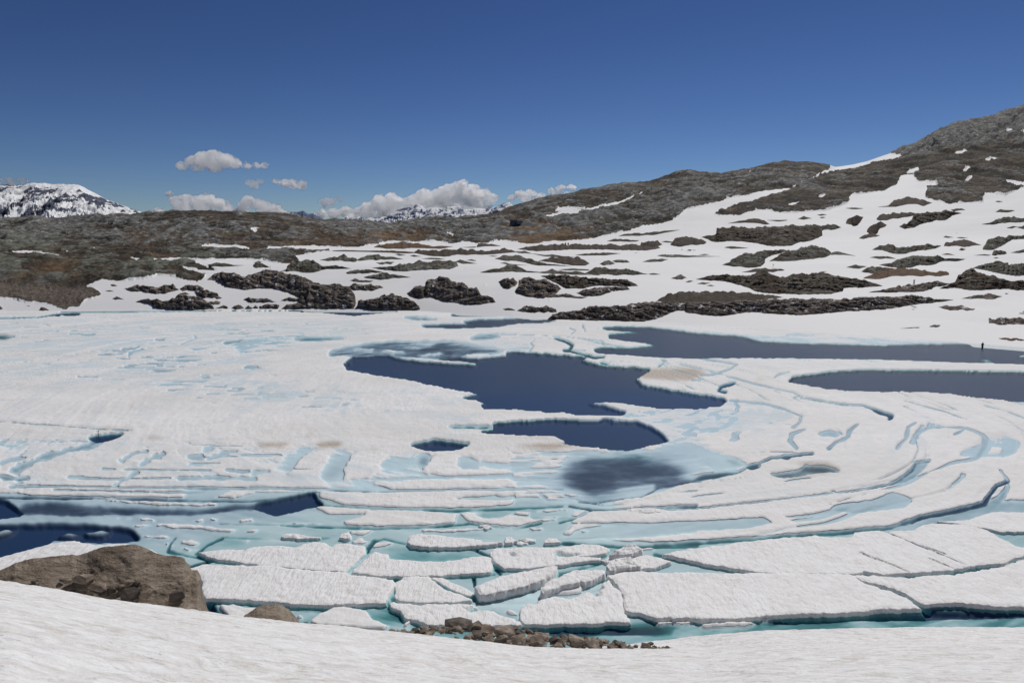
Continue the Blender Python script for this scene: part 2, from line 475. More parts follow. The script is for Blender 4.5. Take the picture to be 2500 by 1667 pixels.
# ------------------------------------------------------------------ hillside: one sheet of ground from the far shore to the skyline
SKYX = np.array([-500, -150, 0, 64, 90, 130, 160, 250, 330, 413, 490, 560, 627, 708, 800, 900, 918, 972, 1010, 1075, 1144, 1205, 1259, 1335, 1412, 1489,
                 1584, 1657, 1669, 1700, 1753, 1790, 1830, 1870, 1902, 1944, 1983, 2010, 2025, 2060, 2097, 2159, 2180, 2220, 2289, 2320, 2365, 2400, 2442, 2500, 2700, 3000])
SKYY = np.array([556, 549, 541, 536, 531, 538, 538, 527, 524, 520, 515, 517, 520, 526, 539, 542, 546, 546, 539, 532, 532, 522, 503, 483, 466, 454,
                 443, 420, 417, 422, 426, 418, 411, 401, 395, 398, 402, 404, 409, 404, 396, 373, 364, 345, 307, 299, 290, 278, 265, 248, 165, 60])
CX = [-500, 0, 600, 1000, 1250, 1600, 1850, 2050, 2500, 3000]
KN = {  # per column: (photo row y, distance Y) from the water up
    -500: [(772, 246), (735, 262), (690, 290), (640, 325), (605, 375), (580, 455), (0, 600)],
    0: [(761, 252), (725, 266), (680, 288), (640, 315), (605, 365), (575, 450), (0, 560)],
    600: [(755.5, 256), (725, 270), (690, 288), (650, 315), (608, 372), (575, 450), (0, 560)],
    1000: [(759, 255), (728, 267), (690, 288), (650, 315), (608, 385), (585, 450), (0, 590)],
    1250: [(775, 242), (740, 256), (700, 276), (650, 314), (608, 385), (590, 430), (0, 660)],
    1600: [(788, 226), (745, 243), (700, 270), (650, 310), (600, 385), (548, 460), (0, 700)],
    1850: [(802, 212), (755, 233), (710, 260), (650, 308), (590, 385), (480, 500), (0, 700)],
    2050: [(816, 203), (765, 226), (710, 256), (650, 302), (580, 380), (470, 510), (0, 720)],
    2500: [(846, 181), (795, 203), (730, 238), (660, 285), (570, 375), (440, 530), (0, 800)],
    3000: [(890, 158), (830, 182), (760, 214), (680, 262), (540, 375), (330, 560), (0, 850)],
}
gx = np.linspace(-420, 2920, 1180)                     # azimuth columns
gk = (gx - 1250) / F / 1.008
NR = 400
gY = 150 * (1080 / 150) ** np.linspace(0, 1, NR)
# knots -> heights
kz = np.zeros((len(CX), 7)); kY = np.zeros((len(CX), 7))
for i, x in enumerate(CX):
    sh_ = float(ground(x, KN[x][0][0])[1]) - KN[x][0][1]       # the shore stands where its waterline is seen
    for j, (y, Y) in enumerate(KN[x]):
        Y = Y + sh_ * max(0, 1 - j / 5)
        if j == 6: y = np.interp(x, SKYX, SKYY)
        kY[i, j] = Y
        kz[i, j] = 0 if j == 0 else at_dist(x, y, Y)[2]
TZ = np.zeros((NR, len(gx)))
for c, x in enumerate(gx):
    Yc = np.array([np.interp(x, CX, kY[:, j]) for j in range(7)])
    zc = np.array([np.interp(x, CX, kz[:, j]) for j in range(7)])
    zc[6] = at_dist(x, np.interp(x, SKYX, SKYY), Yc[6])[2]
    YY = np.concatenate([[Yc[0] - 40, Yc[0] - 6], Yc, [Yc[6] + 25, Yc[6] + 90, Yc[6] + 500]])
    ZZ = np.concatenate([[-6, -1.2], zc, [zc[6] + .5, zc[6] - 6, zc[6] - 90]])
    TZ[:, c] = np.interp(gY, YY, ZZ)
SHORE = np.interp(gx, CX, kY[:, 0])
sm = box_blur(TZ, 3, 2)
offs = gY[:, None] - SHORE[None, :]
TZ = np.where(offs > 6, sm, TZ)
# re-pin the ridge after smoothing
for c, x in enumerate(gx):
    Ys = np.interp(x, CX, kY[:, 6]); zs = at_dist(x, np.interp(x, SKYX, SKYY), Ys)[2]
    cur = np.interp(Ys, gY, TZ[:, c])
    TZ[:, c] += (zs - cur) * np.exp(-((gY - Ys) / 45) ** 2)
GXX = gk[None, :] * gY[:, None]
GYY = np.repeat(gY[:, None], len(gx), 1)
# soft swells of the snowfield
TZ += sstep(4, 40, offs) * .8 * fbm(GXX / 38, GYY / 30, o=3, s=3)

def tz(X, Y):
    """height of the smooth ground at (X, Y)"""
    X = np.asarray(X, float); Y = np.asarray(Y, float)
    u = (X / Y * F * 1.008 + 1250 - gx[0]) / (gx[1] - gx[0])
    v = np.log(Y / 150) / math.log(1080 / 150) * (NR - 1)
    u = np.clip(u, 0, len(gx) - 1.001); v = np.clip(v, 0, NR - 1.001)
    i = u.astype(int); j = v.astype(int); fu = u - i; fv = v - j
    return (TZ[j, i] * (1 - fu) + TZ[j, i + 1] * fu) * (1 - fv) + (TZ[j + 1, i] * (1 - fu) + TZ[j + 1, i + 1] * fu) * fv

_PY = project(GXX, GYY, TZ)[1]
def hit(x, y):
    """distance Y at which the line of sight through photograph pixel (x, y) meets the ground"""
    c = int(np.clip(round((x - gx[0]) / (gx[1] - gx[0])), 0, len(gx) - 1))
    col = _PY[:, c]
    ok = np.where((col <= y) & (gY > SHORE[c] - 3))[0]
    if len(ok) == 0: return float(np.interp(x, CX, kY[:, 6]))
    j = ok[0]
    if j == 0: return gY[0]
    a, b = col[j - 1], col[j]
    t = 0 if a == b else np.clip((a - y) / (a - b), 0, 1)
    return float(gY[j - 1] + (gY[j] - gY[j - 1]) * t)

# where snow lies on it
sr = Raster(-440, 2940, 20, 900, 1.6, 1.0)
ROCKS = [
    ('X', '-600,200 -600,722 0,725'),                                                            # filled below
]
left = np.vstack([
    [[-600, 0], [-600, 735]], pts('A', '0,870 150,880 300,920 560,945 720,1015 800,985 900,975 960,905 1040,885 1150,850 1150,800 1080,770 970,740 1060,705 1140,680 1190,665 1380,690 1520,665 1750,635 1800,605 2020,630 2080,660 2250,690 2330,650 2352,600 2240,570 2130,555 2080,520'),
    pts('B', '0,520 250,555 365,560 300,520 170,500 0,450'), pts('A', '1900,455 1830,455 1680,430 1960,418'),
    pts('B', '0,420 250,440 480,440 520,428 900,440 1100,480 1240,490 1330,445 1270,400 1600,350 1800,345 1600,335 880,308 880,300 1150,288 1470,270 1830,300 2200,275'),
    pts('C', '60,280 170,245 300,232 500,245 830,228 940,250 1140,235 1250,250 1400,245 1530,215 1900,262'),
    pts('D', '0,225 240,215 480,190 720,140 860,110 1070,40 1200,40 1400,0'),
    pts('T', '0,860 120,825 190,765 440,700 700,640 870,625 1000,560 1110,500 1115,380 900,300 0,300'), [[1600, 0]]])
sr.poly(left, 0, 0, 2.6)
right = pts('T', '380,790 480,745 700,680 880,625 980,575 1110,522 1250,500 1400,455 1500,440 1580,420 1480,400 1540,340 1700,230 1850,180 2000,100 2352,0 3500,-500 3500,520 2700,600 2352,620 2230,665 2100,655 2080,715 1870,725 1720,690 1730,610 1800,605 1800,580 1690,585 1640,540 1570,545 1540,600 1450,640 1250,670 1230,720 1080,770 900,780 760,780 740,765 640,765 560,795 420,800')
sr.poly(right, 0, 0, 3.0, 4)
for v, s in [('A', '100,355 270,335 420,345 690,385 645,415 560,375 300,365'), ('A', '1000,306 1140,312 1080,332'), ('A', '750,343 870,350 780,358'),
             ('A', '270,306 350,308 320,318'), ('A', '1470,402 1600,422 1570,447'), ('A', '1690,298 1950,293 2250,325 2000,312'), ('B', '165,290 300,262 720,290 765,322 450,316'),
             ('B', '760,75 860,70 895,85 840,92 830,128 780,120'), ('C', '870,135 920,128 985,150 960,160'), ('C', '170,245 295,230 300,245 220,262'),
             ('M', '1370,337 1500,303 1650,286 1830,250 2065,158 1960,210 1830,264 1600,314 1420,337'), ('M', '1445,302 1480,280 1670,275 1520,302'),
             ('T', '575,530 630,515 600,532'), ('T', '1035,680 1080,666 1112,675 1060,688'), ('T', '830,732 870,713 925,712 870,737'),
             ('T', '1960,510 1990,485 2030,490 1980,515'), ('T', '1970,575 2010,543 2025,560 1985,582'), ('T', '2220,260 2270,245 2285,260'),
             ('T', '2210,590 2240,568 2400,600 2400,625'), ('T', '2310,272 2400,258 2400,292'), ('T', '1600,522 1680,488 1680,520 1640,530'), ('T', '2090,445 2150,430 2190,440 2110,455'),
             ('T', '1900,395 1980,380 1990,392 1920,405')]:
    sr.poly(pts(v, s), 1, 0, 1.6, 7)
for v, s in [('A', '285,970 330,965 380,988 320,990'), ('A', '1145,903 1230,900 1180,914'), ('D', '30,905 70,905 50,915'), ('D', '1095,665 1140,668 1110,673'),
             ('C', '1245,660 1265,660 1255,668'), ('C', '1335,690 1380,690 1350,698'), ('C', '1310,730 1350,728 1330,740'), ('C', '1340,768 1370,768 1355,777'), ('C', '1615,880 1645,878 1630,888'),
             ('C', '1660,862 1710,868 1680,880'), ('C', '2060,905 2105,902 2080,914'), ('C', '2150,905 2180,905 2165,914'), ('C', '1950,943 1995,940 1970,952'),
             ('W', '1080,905 1128,900 1100,910'), ('W', '1180,905 1270,895 1200,912'), ('W', '65,1018 135,1018 100,1028'), ('E', '200,888 400,895 300,902'), ('E', '1040,545 1135,550 1070,558'),
             ('D', '1060,508 1170,510 1110,518'), ('D', '900,358 1065,360 950,370'), ('D', '1400,333 1680,340 1560,352'), ('W', '975,155 1010,158 990,162'), ('W', '1540,52 1620,48 1570,62'),
             ('G', '2160,232 2240,228 2200,238'), ('G', '1240,308 1310,310 1270,318'), ('G', '1380,680 1520,675 1420,688'), ('G', '1660,642 1710,638 1690,648'), ('B', '640,842 700,842 680,852'),
             ('B', '560,532 640,535 600,542'), ('C', '1060,540 1115,536 1090,548'), ('C', '1390,515 1470,513 1430,522')]:
    sr.poly(pts(v, s), 0, 0, .4, 9)
sr.a = .5 * sr.a + .5 * box_blur(sr.a, 2, 2)
zone = Raster(-440, 2940, 20, 900, 4, 0)
def zmap(lst, soft=14):
    z = Raster(-440, 2940, 20, 900, 4, 0)
    for v, s, val in lst: z.poly(pts(v, s), val, soft)
    return z
scree = zmap([('A', '-900,640 0,640 200,690 500,700 700,740 900,760 1080,765 1200,800 1200,860 960,920 850,1000 720,1030 500,950 0,900 -900,900', 1.0)], 10)
tintz = zmap([('A', '-900,150 0,160 700,240 1300,330 2352,340 3000,420 2352,620 1500,660 1100,660 500,640 0,560 -900,560', 1.0), ('T', '1480,420 1700,330 1900,300 2352,290 2352,60 1500,250', 0.0)], 20)
rustz = zmap([('A', '650,440 900,440 900,560 500,640 300,560', 1.0), ('A', '1400,90 1700,90 2000,260 1700,290 1300,180', .8), ('B', '560,190 900,190 900,290 720,300', 1.0), ('B', '1100,180 2352,120 2352,260 1300,290', .9),
             ('C', '0,80 700,150 900,260 500,250 0,300', 1.0), ('C', '1300,40 2000,30 2352,230 1900,262 1500,240', 1.0), ('D', '0,80 400,40 420,160 200,210 0,200', .6), ('B', '1200,600 1400,640 1300,680', 1.0)], 20)
rockz = zmap([('T', '1480,410 1620,325 1700,260 2000,150 2400,0 2400,300 2100,320 1700,390 1600,420', 1.0), ('A', '-900,-100 2352,-60 2352,80 -900,60', .55), ('A', '-900,100 0,110 700,200 0,330 -900,300', .8),
             ('M', '1150,330 1500,300 2000,250 2300,180 2352,300 1900,420 1500,400 1300,360', .45), ('T', '0,500 200,500 400,540 1000,480 1000,620 300,740 0,560', .3), ('B', '-500,420 0,420 0,560 -500,560', .5),
             ('T', '1700,560 2200,600 2000,700 1720,690', .2), ('M', '0,360 900,350 1100,420 900,500 400,460 0,440', .45)], 12)
px, py = project(GXX, GYY, TZ)
snowv = sr.get(px, py)
rockm = 1 - sstep(.35, .65, snowv)
land = sstep(2, 14, offs)
w1, id1, s1 = worley(GXX / 11.5 + .35 * fbm(GXX / 9, GYY / 9, o=2, s=4), GYY / 9.0 + .3 * fbm(GXX / 9, GYY / 9, o=2, s=6), 2)
w2, id2, s2 = worley(GXX / 4.8 + .4 * fbm(GXX / 5, GYY / 5, o=2, s=11), GYY / 3.6, 5)
dome1 = np.clip(1 - (w1 / .62) ** 2, 0, 1) * (id1 > .42)
dome2 = np.clip(1 - (w2 / .6) ** 2, 0, 1) * (id2 > .42)
zr = rockz.get(px, py); zs_ = scree.get(px, py)
ridged = fbm(GXX / 13 + .3 * GYY / 13, GYY / 22, o=5, s=14, ridged=True)
fine = fbm(GXX / 2.6, GYY / 3.2, o=4, s=19, g=.6)
dw = np.clip(.30 + 1.1 * zr, 0, 1.1)
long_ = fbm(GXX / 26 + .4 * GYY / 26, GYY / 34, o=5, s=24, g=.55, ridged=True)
relief = (3.0 * np.sqrt(dome1) * id1 * dw + 1.7 * np.sqrt(dome2) * id2 * dw + 1.6 * ridged + 3.0 * long_ + .30 * fine)
relief = relief * (1 - zs_) + zs_ * (.9 * ridged + 1.0 * fbm(GXX / 1.9, GYY / 2.2, o=3, s=29, g=.65) + .5 * np.sqrt(dome2))
farmul = np.clip(GYY / 420, .8, 1.7)
nearsky = np.exp(-((GYY - np.interp(px, CX, kY[:, 6])) / 60) ** 2)
relief_z = rockm * land * (relief - 1.3 * sstep(8, 30, offs)) * farmul * (1 - .45 * nearsky) * .8
HZ = TZ + relief_z + .25 * rockm * land
slab = np.clip(np.maximum((dome1 > .08) * (.26 + .5 * zr), (dome2 > .1) * (.22 + .5 * zr)) + .40 * (ridged - .02) + .55 * (long_ - .12) + zr * .25 + .22 * fine + .05 - .20 * sstep(1450, 1650, px) * (1 - np.clip(zr * 1.4, 0, 1)), 0, 1.2)  # long_ paints crests grey and troughs dark: shade put into the colour
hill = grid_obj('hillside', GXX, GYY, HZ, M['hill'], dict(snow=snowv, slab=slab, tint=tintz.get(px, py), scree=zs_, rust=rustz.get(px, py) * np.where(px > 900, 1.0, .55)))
tag(hill, kind='structure')

# ------------------------------------------------------------------ the lake: water sheet, bed and ice
def ripple_at(px, py):
    r = Raster(-900, 3400, 730, 1700, 6, 0)
    for v, s, val in [('L2', '0,0 2352,0 2352,420 1900,430 1000,470 0,300', 1.0), ('L3', '0,0 2352,0 3500,0 3500,560 2352,560 800,500 700,300 0,260', .86), ('F', '-800,690 1300,690 1300,770 -800,770', 1.0)]:
        r.poly(pts(v, s), val, 24)
    return r.get(px, py)
wy = np.concatenate([np.linspace(745, 900, 60), np.linspace(905, 1700, 50)])[::-1]
wx = np.linspace(-900, 3400, 90)
WX, WY = np.meshgrid(wx, wy)
gX, gYw = ground(WX, WY)
wat = grid_obj('lake_water', gX, gYw, gX * 0, M['water'], dict(ripple=ripple_at(WX, WY)))
tag(wat, kind='structure')

ir = Raster(-440, 2940, 740, 1680, 1.5, .16)
blue = Raster(-440, 2940, 740, 1680, 4, 0)
stain = Raster(-440, 2940, 740, 1680, 2, 0)
for v, s, val in [('L1', '-1200,0 2352,0 2352,120 1700,200 1600,300 1800,420 2352,560 2352,600 1600,560 1100,460 700,380 0,470 -1200,480', .95), ('L2', '-100,480 500,520 900,560 1000,640 300,620 0,600', .8),
                  ('L3', '400,500 900,600 900,700 500,740 0,720 0,600', .9), ('L3', '0,60 500,100 1500,170 2352,190 2352,260 0,240', .6), ('L2', '900,130 1300,150 1300,220 900,200', .8), ('L1', '0,760 2352,820 2352,1120 0,1120', .35),
                  ('C', '0,1040 1500,1090 2100,1100 2100,1223 0,1223', .4)]:
    blue.poly(pts(v, s), val, 26)
for v, s, val in [('L3', '-60,330 250,310 330,345 200,392 0,375 -80,372', .8), ('L2', '1180,815 1450,795 1640,812 1400,832', .9), ('L1', '1640,795 1850,790 1800,815 1650,812', .9), ('L1', '2020,792 2185,785 2180,806 2040,815', 1.0),
                  ('L2', '0,790 90,790 60,808 0,806', .9), ('L1', '640,700 850,705 840,715 640,710', .8), ('L1', '140,712 240,706 170,724', .7), ('L1', '-200,648 0,653 600,698 600,706 0,662', .35), ('L1', '960,750 1050,756 1030,768 900,766', .6),
                  ('L3', '730,990 860,975 930,960 960,930 1060,925 1160,950 1180,975 1060,985 960,995 820,1010', .7), ('L3', '860,915 1100,915 1180,960 950,930', .6), ('L2', '2000,330 2100,320 2352,350 2352,385 2000,378', .7),
                  ('L1', '1950,735 1990,735 1960,748', .9), ('L1', '-60,98 60,105 40,122 -60,120', .9), ('N1', '0,235 120,225 40,260 0,275', .5), ('L2', '230,824 330,824 300,832', .8), ('L3', '640,375 760,380 640,392', .4),
                  ('L1', '1640,710 1780,712 1700,728', .35), ('L2', '1000,745 1500,760 1480,780 1100,765', .25)]:
    stain.poly(pts(v, s), val, 5, 2, 3)
# wet ground-off areas: (view, outline, height, softness, wobble)
ICE = [
    # slushy, half drowned ice
    ('L1', '-1000,770 600,760 1040,800 1640,800 2000,830 2352,830 2352,1120 1900,1120 1200,1120 0,1110 -1000,1090', .105, 12, 5),
    ('L2', '0,850 600,850 1200,840 1500,860 1700,960 1500,1060 1600,1150 1700,1200 1500,1307 0,1307', -.02, 12, 5),
    ('L2', '1200,850 1700,850 2200,900 2352,1000 2300,1060 2000,1150 1700,1180 1300,1090', -.03, 26, 14),
    ('L2', '1850,500 2352,560 2352,780 2150,800 2060,690 1700,640 1650,620 1880,600', .05, 10, 6), ('L3', '0,580 450,520 850,590 900,690 820,700 500,740 100,760 0,700', .075, 10, 6), ('L3', '0,790 200,800 450,880 600,930 300,1000 0,1060', -.12, 14, 5),
    ('L2', '880,140 1110,130 1300,150 1300,212 1110,205 960,180', .0, 8, 3), ('L1', '1500,100 2352,60 2352,120 1650,190 1500,250', .06, 10, 4),
    ('L3', '100,60 500,90 1000,95 1600,120 2352,140 2352,168 1420,168 700,152 460,105', .0, 8, 3),
    ('N1', '-1000,30 2352,10 2352,1220 -1000,1220', -.30, 6, 4), ('N2', '0,20 1300,40 1560,120 1500,190 1560,205 1480,300 2352,345 2352,1220 0,1220', -.30, 5, 4),
    ('N3', '0,330 850,285 1480,232 1900,140 2130,60 2352,60 3500,60 3500,1220 0,1220', -.32, 4, 3),
    ('N1', '1700,250 2352,230 2352,320 1300,360 1250,300', -.4, 8, 4),
    ('N2', '380,350 1000,350 1000,405 840,430 480,430 390,400', -.55, 12, 3), ('N2', '430,500 1500,480 1760,450 1400,600 1000,740 930,720 900,660', -.38, 8, 3),
    # deep shore channel, shallow shelf, navy trench
    ('N1', '1290,600 2352,700 2352,1220 1290,1220', -.75, 5, 3), ('N2', '0,720 380,715 480,800 760,860 1250,845 2352,800 2352,1220 0,1220', -.8, 5, 3), ('N3', '0,800 700,790 1250,762 1640,745 1900,735 3500,735 3500,1220 0,1220', -.85, 4, 3),
    ('N1', '1300,700 1350,705 1380,760 1450,800 1420,860 1300,860', -5, 3, 2), ('N2', '1180,862 1500,868 1900,855 2180,872 2200,885 1750,893 1450,897 1300,885', -4, 7, 2), ('N2', '1300,850 1930,840 1930,860 1400,868', -1.6, 4, 1),
    ('N3', '650,835 900,800 1300,762 1440,748 1700,748 2352,772 3500,765 3500,785 2352,782 1700,800 1200,806 900,822', -5, 4, 1.5),
    ('N3', '1690,690 1900,700 2150,712 2165,742 1900,745 1720,742', -1.0, 3, 1), ('N2', '390,720 470,790 640,850 760,850 640,870 480,820 400,770', -1.8, 5, 2),
    ('N1', '1500,725 1900,715 2352,735 2352,760 1900,750 1600,735', -1.7, 6, 2),
    # open water
    ('L2', '30,200 150,178 360,150 640,140 800,142 960,180 1110,203 1000,247 700,252 380,230 160,235 60,238 10,230', -1.3, 4, 4),
    ('L2', '125,315 105,280 160,240 380,226 560,262 780,282 950,286 960,272 700,252 840,240 960,250 1140,232 1140,205 1290,213 1650,240 1620,262 1760,297 1960,305 2050,320 2020,345 1960,375 2000,420 2352,478 2520,500 2545,520 2500,548 2352,568 2100,560 1850,522 1660,525 1740,545 1900,590 1860,608 1620,605 1540,598 1420,590 1270,575 1080,568 1000,570 980,540 1010,535 950,510 860,500 970,475 750,435 500,380 220,335', -6, 0, 2.2),
    ('L2', '1050,665 1200,652 1450,640 1720,650 1760,632 1820,635 1890,650 1980,650 2060,685 2110,710 2170,770 2060,800 1960,820 1900,828 1760,820 1640,810 1510,790 1515,770 1440,745 1060,728 980,715 1060,700', -6, 0, 2.2),
    ('L2', '530,800 600,783 680,770 790,785 900,795 840,820 700,832 620,825', -5, 2, 2), ('L2', '770,683 1000,680 1060,685 1000,692 800,690', -2, 2, 1),
    ('L2', '1480,970 1560,895 1750,868 2000,868 2150,910 2310,965 2200,1010 2050,1050 1850,1082 1700,1118 1560,1060 1470,1010', -1.9, 15, 12),
    ('L2', '1740,55 1850,50 2050,52 2200,70 2352,90 2642,110 2750,140 3000,155 3560,168 3760,160 4150,158 4352,150 5500,180 5500,330 4352,272 3950,262 3500,245 2900,238 2352,238 2160,235 1720,207 1700,190 1780,180 1900,187 2090,170 2080,155 1990,140 1790,115 1800,95 2040,80', -6, 1, 1.2),
    ('L3', '855,395 880,367 1100,337 1300,324 1600,326 2352,337 3500,350 3500,560 2352,520 2100,500 1850,466 1700,460 1300,456 1100,440 950,415', -6, 0, 1.2),
    ('L1', '-1000,1110 0,1138 40,1150 130,1215 150,1225 120,1245 0,1257 -1000,1290', -6, 1, 1.5), ('L1', '1640,1160 1760,1140 2000,1095 2020,1140 2060,1175 1960,1190 1880,1215 1760,1240 1680,1210 1600,1190', -6, 2, 2),
    ('L1', '100,1212 150,1178 330,1168 560,1188 900,1203 1300,1212 1640,1165 1640,1195 1200,1235 900,1230 500,1237 200,1232', -2.0, 4, 4),
    ('N1', '-1000,240 0,210 400,203 800,226 850,250 880,292 760,306 620,302 350,292 200,352 0,397 -1000,480', -6, 3, 3),
    ('N1', '350,265 450,243 530,258 450,282', -.35, 4, 3), ('N1', '520,245 640,230 718,243 650,270 560,268', -.25, 4, 3), ('N1', '0,235 125,222 40,262 -100,290', -.2, 3, 2),
    ('L1', '560,755 620,742 780,730 760,745 680,770 620,775', -4, 2, 1.5), ('L1', '-60,100 40,105 95,108 40,120 -60,125', -1, 1, 1),
    ('B', '0,1018 1100,1032 1500,1018 2130,1012 2352,1005 2352,1042 2080,1068 1950,1080 1570,1040 1100,1030 0,1026', -5, 0, .8), ('C', '-100,1010 300,1020 330,1040 0,1042', -5, 0, .8),
    ('A', '560,1082 700,1060 910,1053 910,1077 660,1087', -3, 0, .8), ('A', '700,1028 1600,1022 2352,1020 2352,1036 1700,1036 1500,1048 700,1045', -.9, 2, 1), ('A', '-900,1110 40,1108 400,1104 660,1060 640,1080 400,1112 40,1116', -1.5, 0, .6),
    ('C', '940,1078 1060,1052 1150,1040 1300,1035 1560,1032 2150,1040 2180,1052 1700,1055 1450,1080 1000,1082', -5, 1, 1), ('C', '1090,1155 1250,1135 1560,1128 1900,1110 2150,1140 1980,1158 1700,1165 1300,1192 1150,1180', -4, 1, 1.2),
    ('C', '600,1200 900,1185 1150,1190 1300,1192 1700,1165 1500,1200 1000,1223 650,1215', -3.5, 2, 1.2), ('C', '390,1103 600,1108 800,1130 500,1127', -1.6, 2, 1), ('L2', '900,125 960,100 1080,95 1090,110 980,125', -1.0, 3, 1),
    ('L1', '1870,125 2000,118 2200,120 1980,132', -1.2, 2, 1),
    ('L3', '1200,100 800,100 900,92 1000,96', -.3, 2, 1), ('L2', '1880,320 2050,315 2050,330 1960,370 1900,350', -6, 0, 1),
    # melt pools, blue
    ('L3', '1115,1210 1150,1185 1400,1150 1510,1108 1610,1130 1635,1165 1580,1200 1400,1225 1250,1230', -.22, 1.5, 2), ('L3', '1930,860 2050,800 2100,755 2240,740 2352,800 2300,850 2180,885 2000,880', -.08, 6, 4), ('L3', '2100,860 2150,815 2230,820 2200,860', .1, 3, 2),
    ('L3', '730,990 860,975 930,960 960,935 1080,937 1180,970 1060,975 960,990 820,1010', -1.3, 2, 2), ('L3', '1020,730 1120,712 1190,730 1150,750', -.5, 4, 2), ('L3', '1750,680 1800,670 1850,680 1810,698', -.12, 3, 2),
    ('L3', '580,940 620,925 670,935 620,955', -2, 1, 1), ('L3', '805,880 830,866 875,872 840,888', -2, 1, 1), ('L3', '430,880 520,900 590,930 500,930', -.3, 4, 2), ('L3', '0,1040 240,1020 300,990 540,975 450,990 250,1030 100,1060 0,1075', -1.6, 4, 3),
    ('N3', '-100,212 0,205 300,190 440,180 600,168 690,165 742,197 600,232 400,240 0,257 -240,280', -.24, 2, 2), ('N2', '1640,235 1850,205 2352,198 2352,255 1950,292 1640,300 1480,290', -.28, 5, 3),
    ('L3', '1660,915 1750,900 1700,960 1650,1005 1600,1035 1500,1057 1560,1010 1640,955', -.5, 2, 2),
    ('N3', '1700,160 2000,90 2120,70 2200,20 2260,-60 2230,40 2150,110 1950,160 1750,205 1500,245 1560,215', -.38, 2, 2),
    ('L2', '820,930 880,905 950,930 950,950 860,955', -.22, 4, 3), ('L2', '230,970 330,945 320,975 260,985', -.2, 4, 3), ('L2', '150,1130 400,1125 650,1135 500,1148 250,1148', -.25, 4, 3), ('L2', '830,1135 1080,1130 1150,1155 900,1165', -.25, 4, 3),
    ('L2', '590,870 640,865 650,930 620,960 580,930', -.5, 5, 3), ('L2', '1040,1100 1080,1100 1060,1120', -.2, 3, 1), ('L1', '1640,1150 1860,860 2050,830 1900,950 1820,1030 1700,1060', -.05, 14, 8), ('L1', '2050,1000 2100,920 2230,880 2180,980 2090,1040', -.24, 8, 3),
    ('L1', '1230,1085 1300,1070 1450,1080 1380,1130 1260,1120', -.12, 6, 3), ('L1', '-900,770 0,778 300,780 560,765 560,800 300,810 -900,830', -.02, 12, 6), ('L1', '1040,845 1180,805 1400,800 1640,800 1640,830 1200,830', -.02, 12, 6),
    ('L1', '0,1130 1900,1120 1640,1160 700,1140 0,1145', -.4, 5, 2), ('L1', '1280,840 1330,815 1380,820 1310,850', -.15, 4, 2),
]
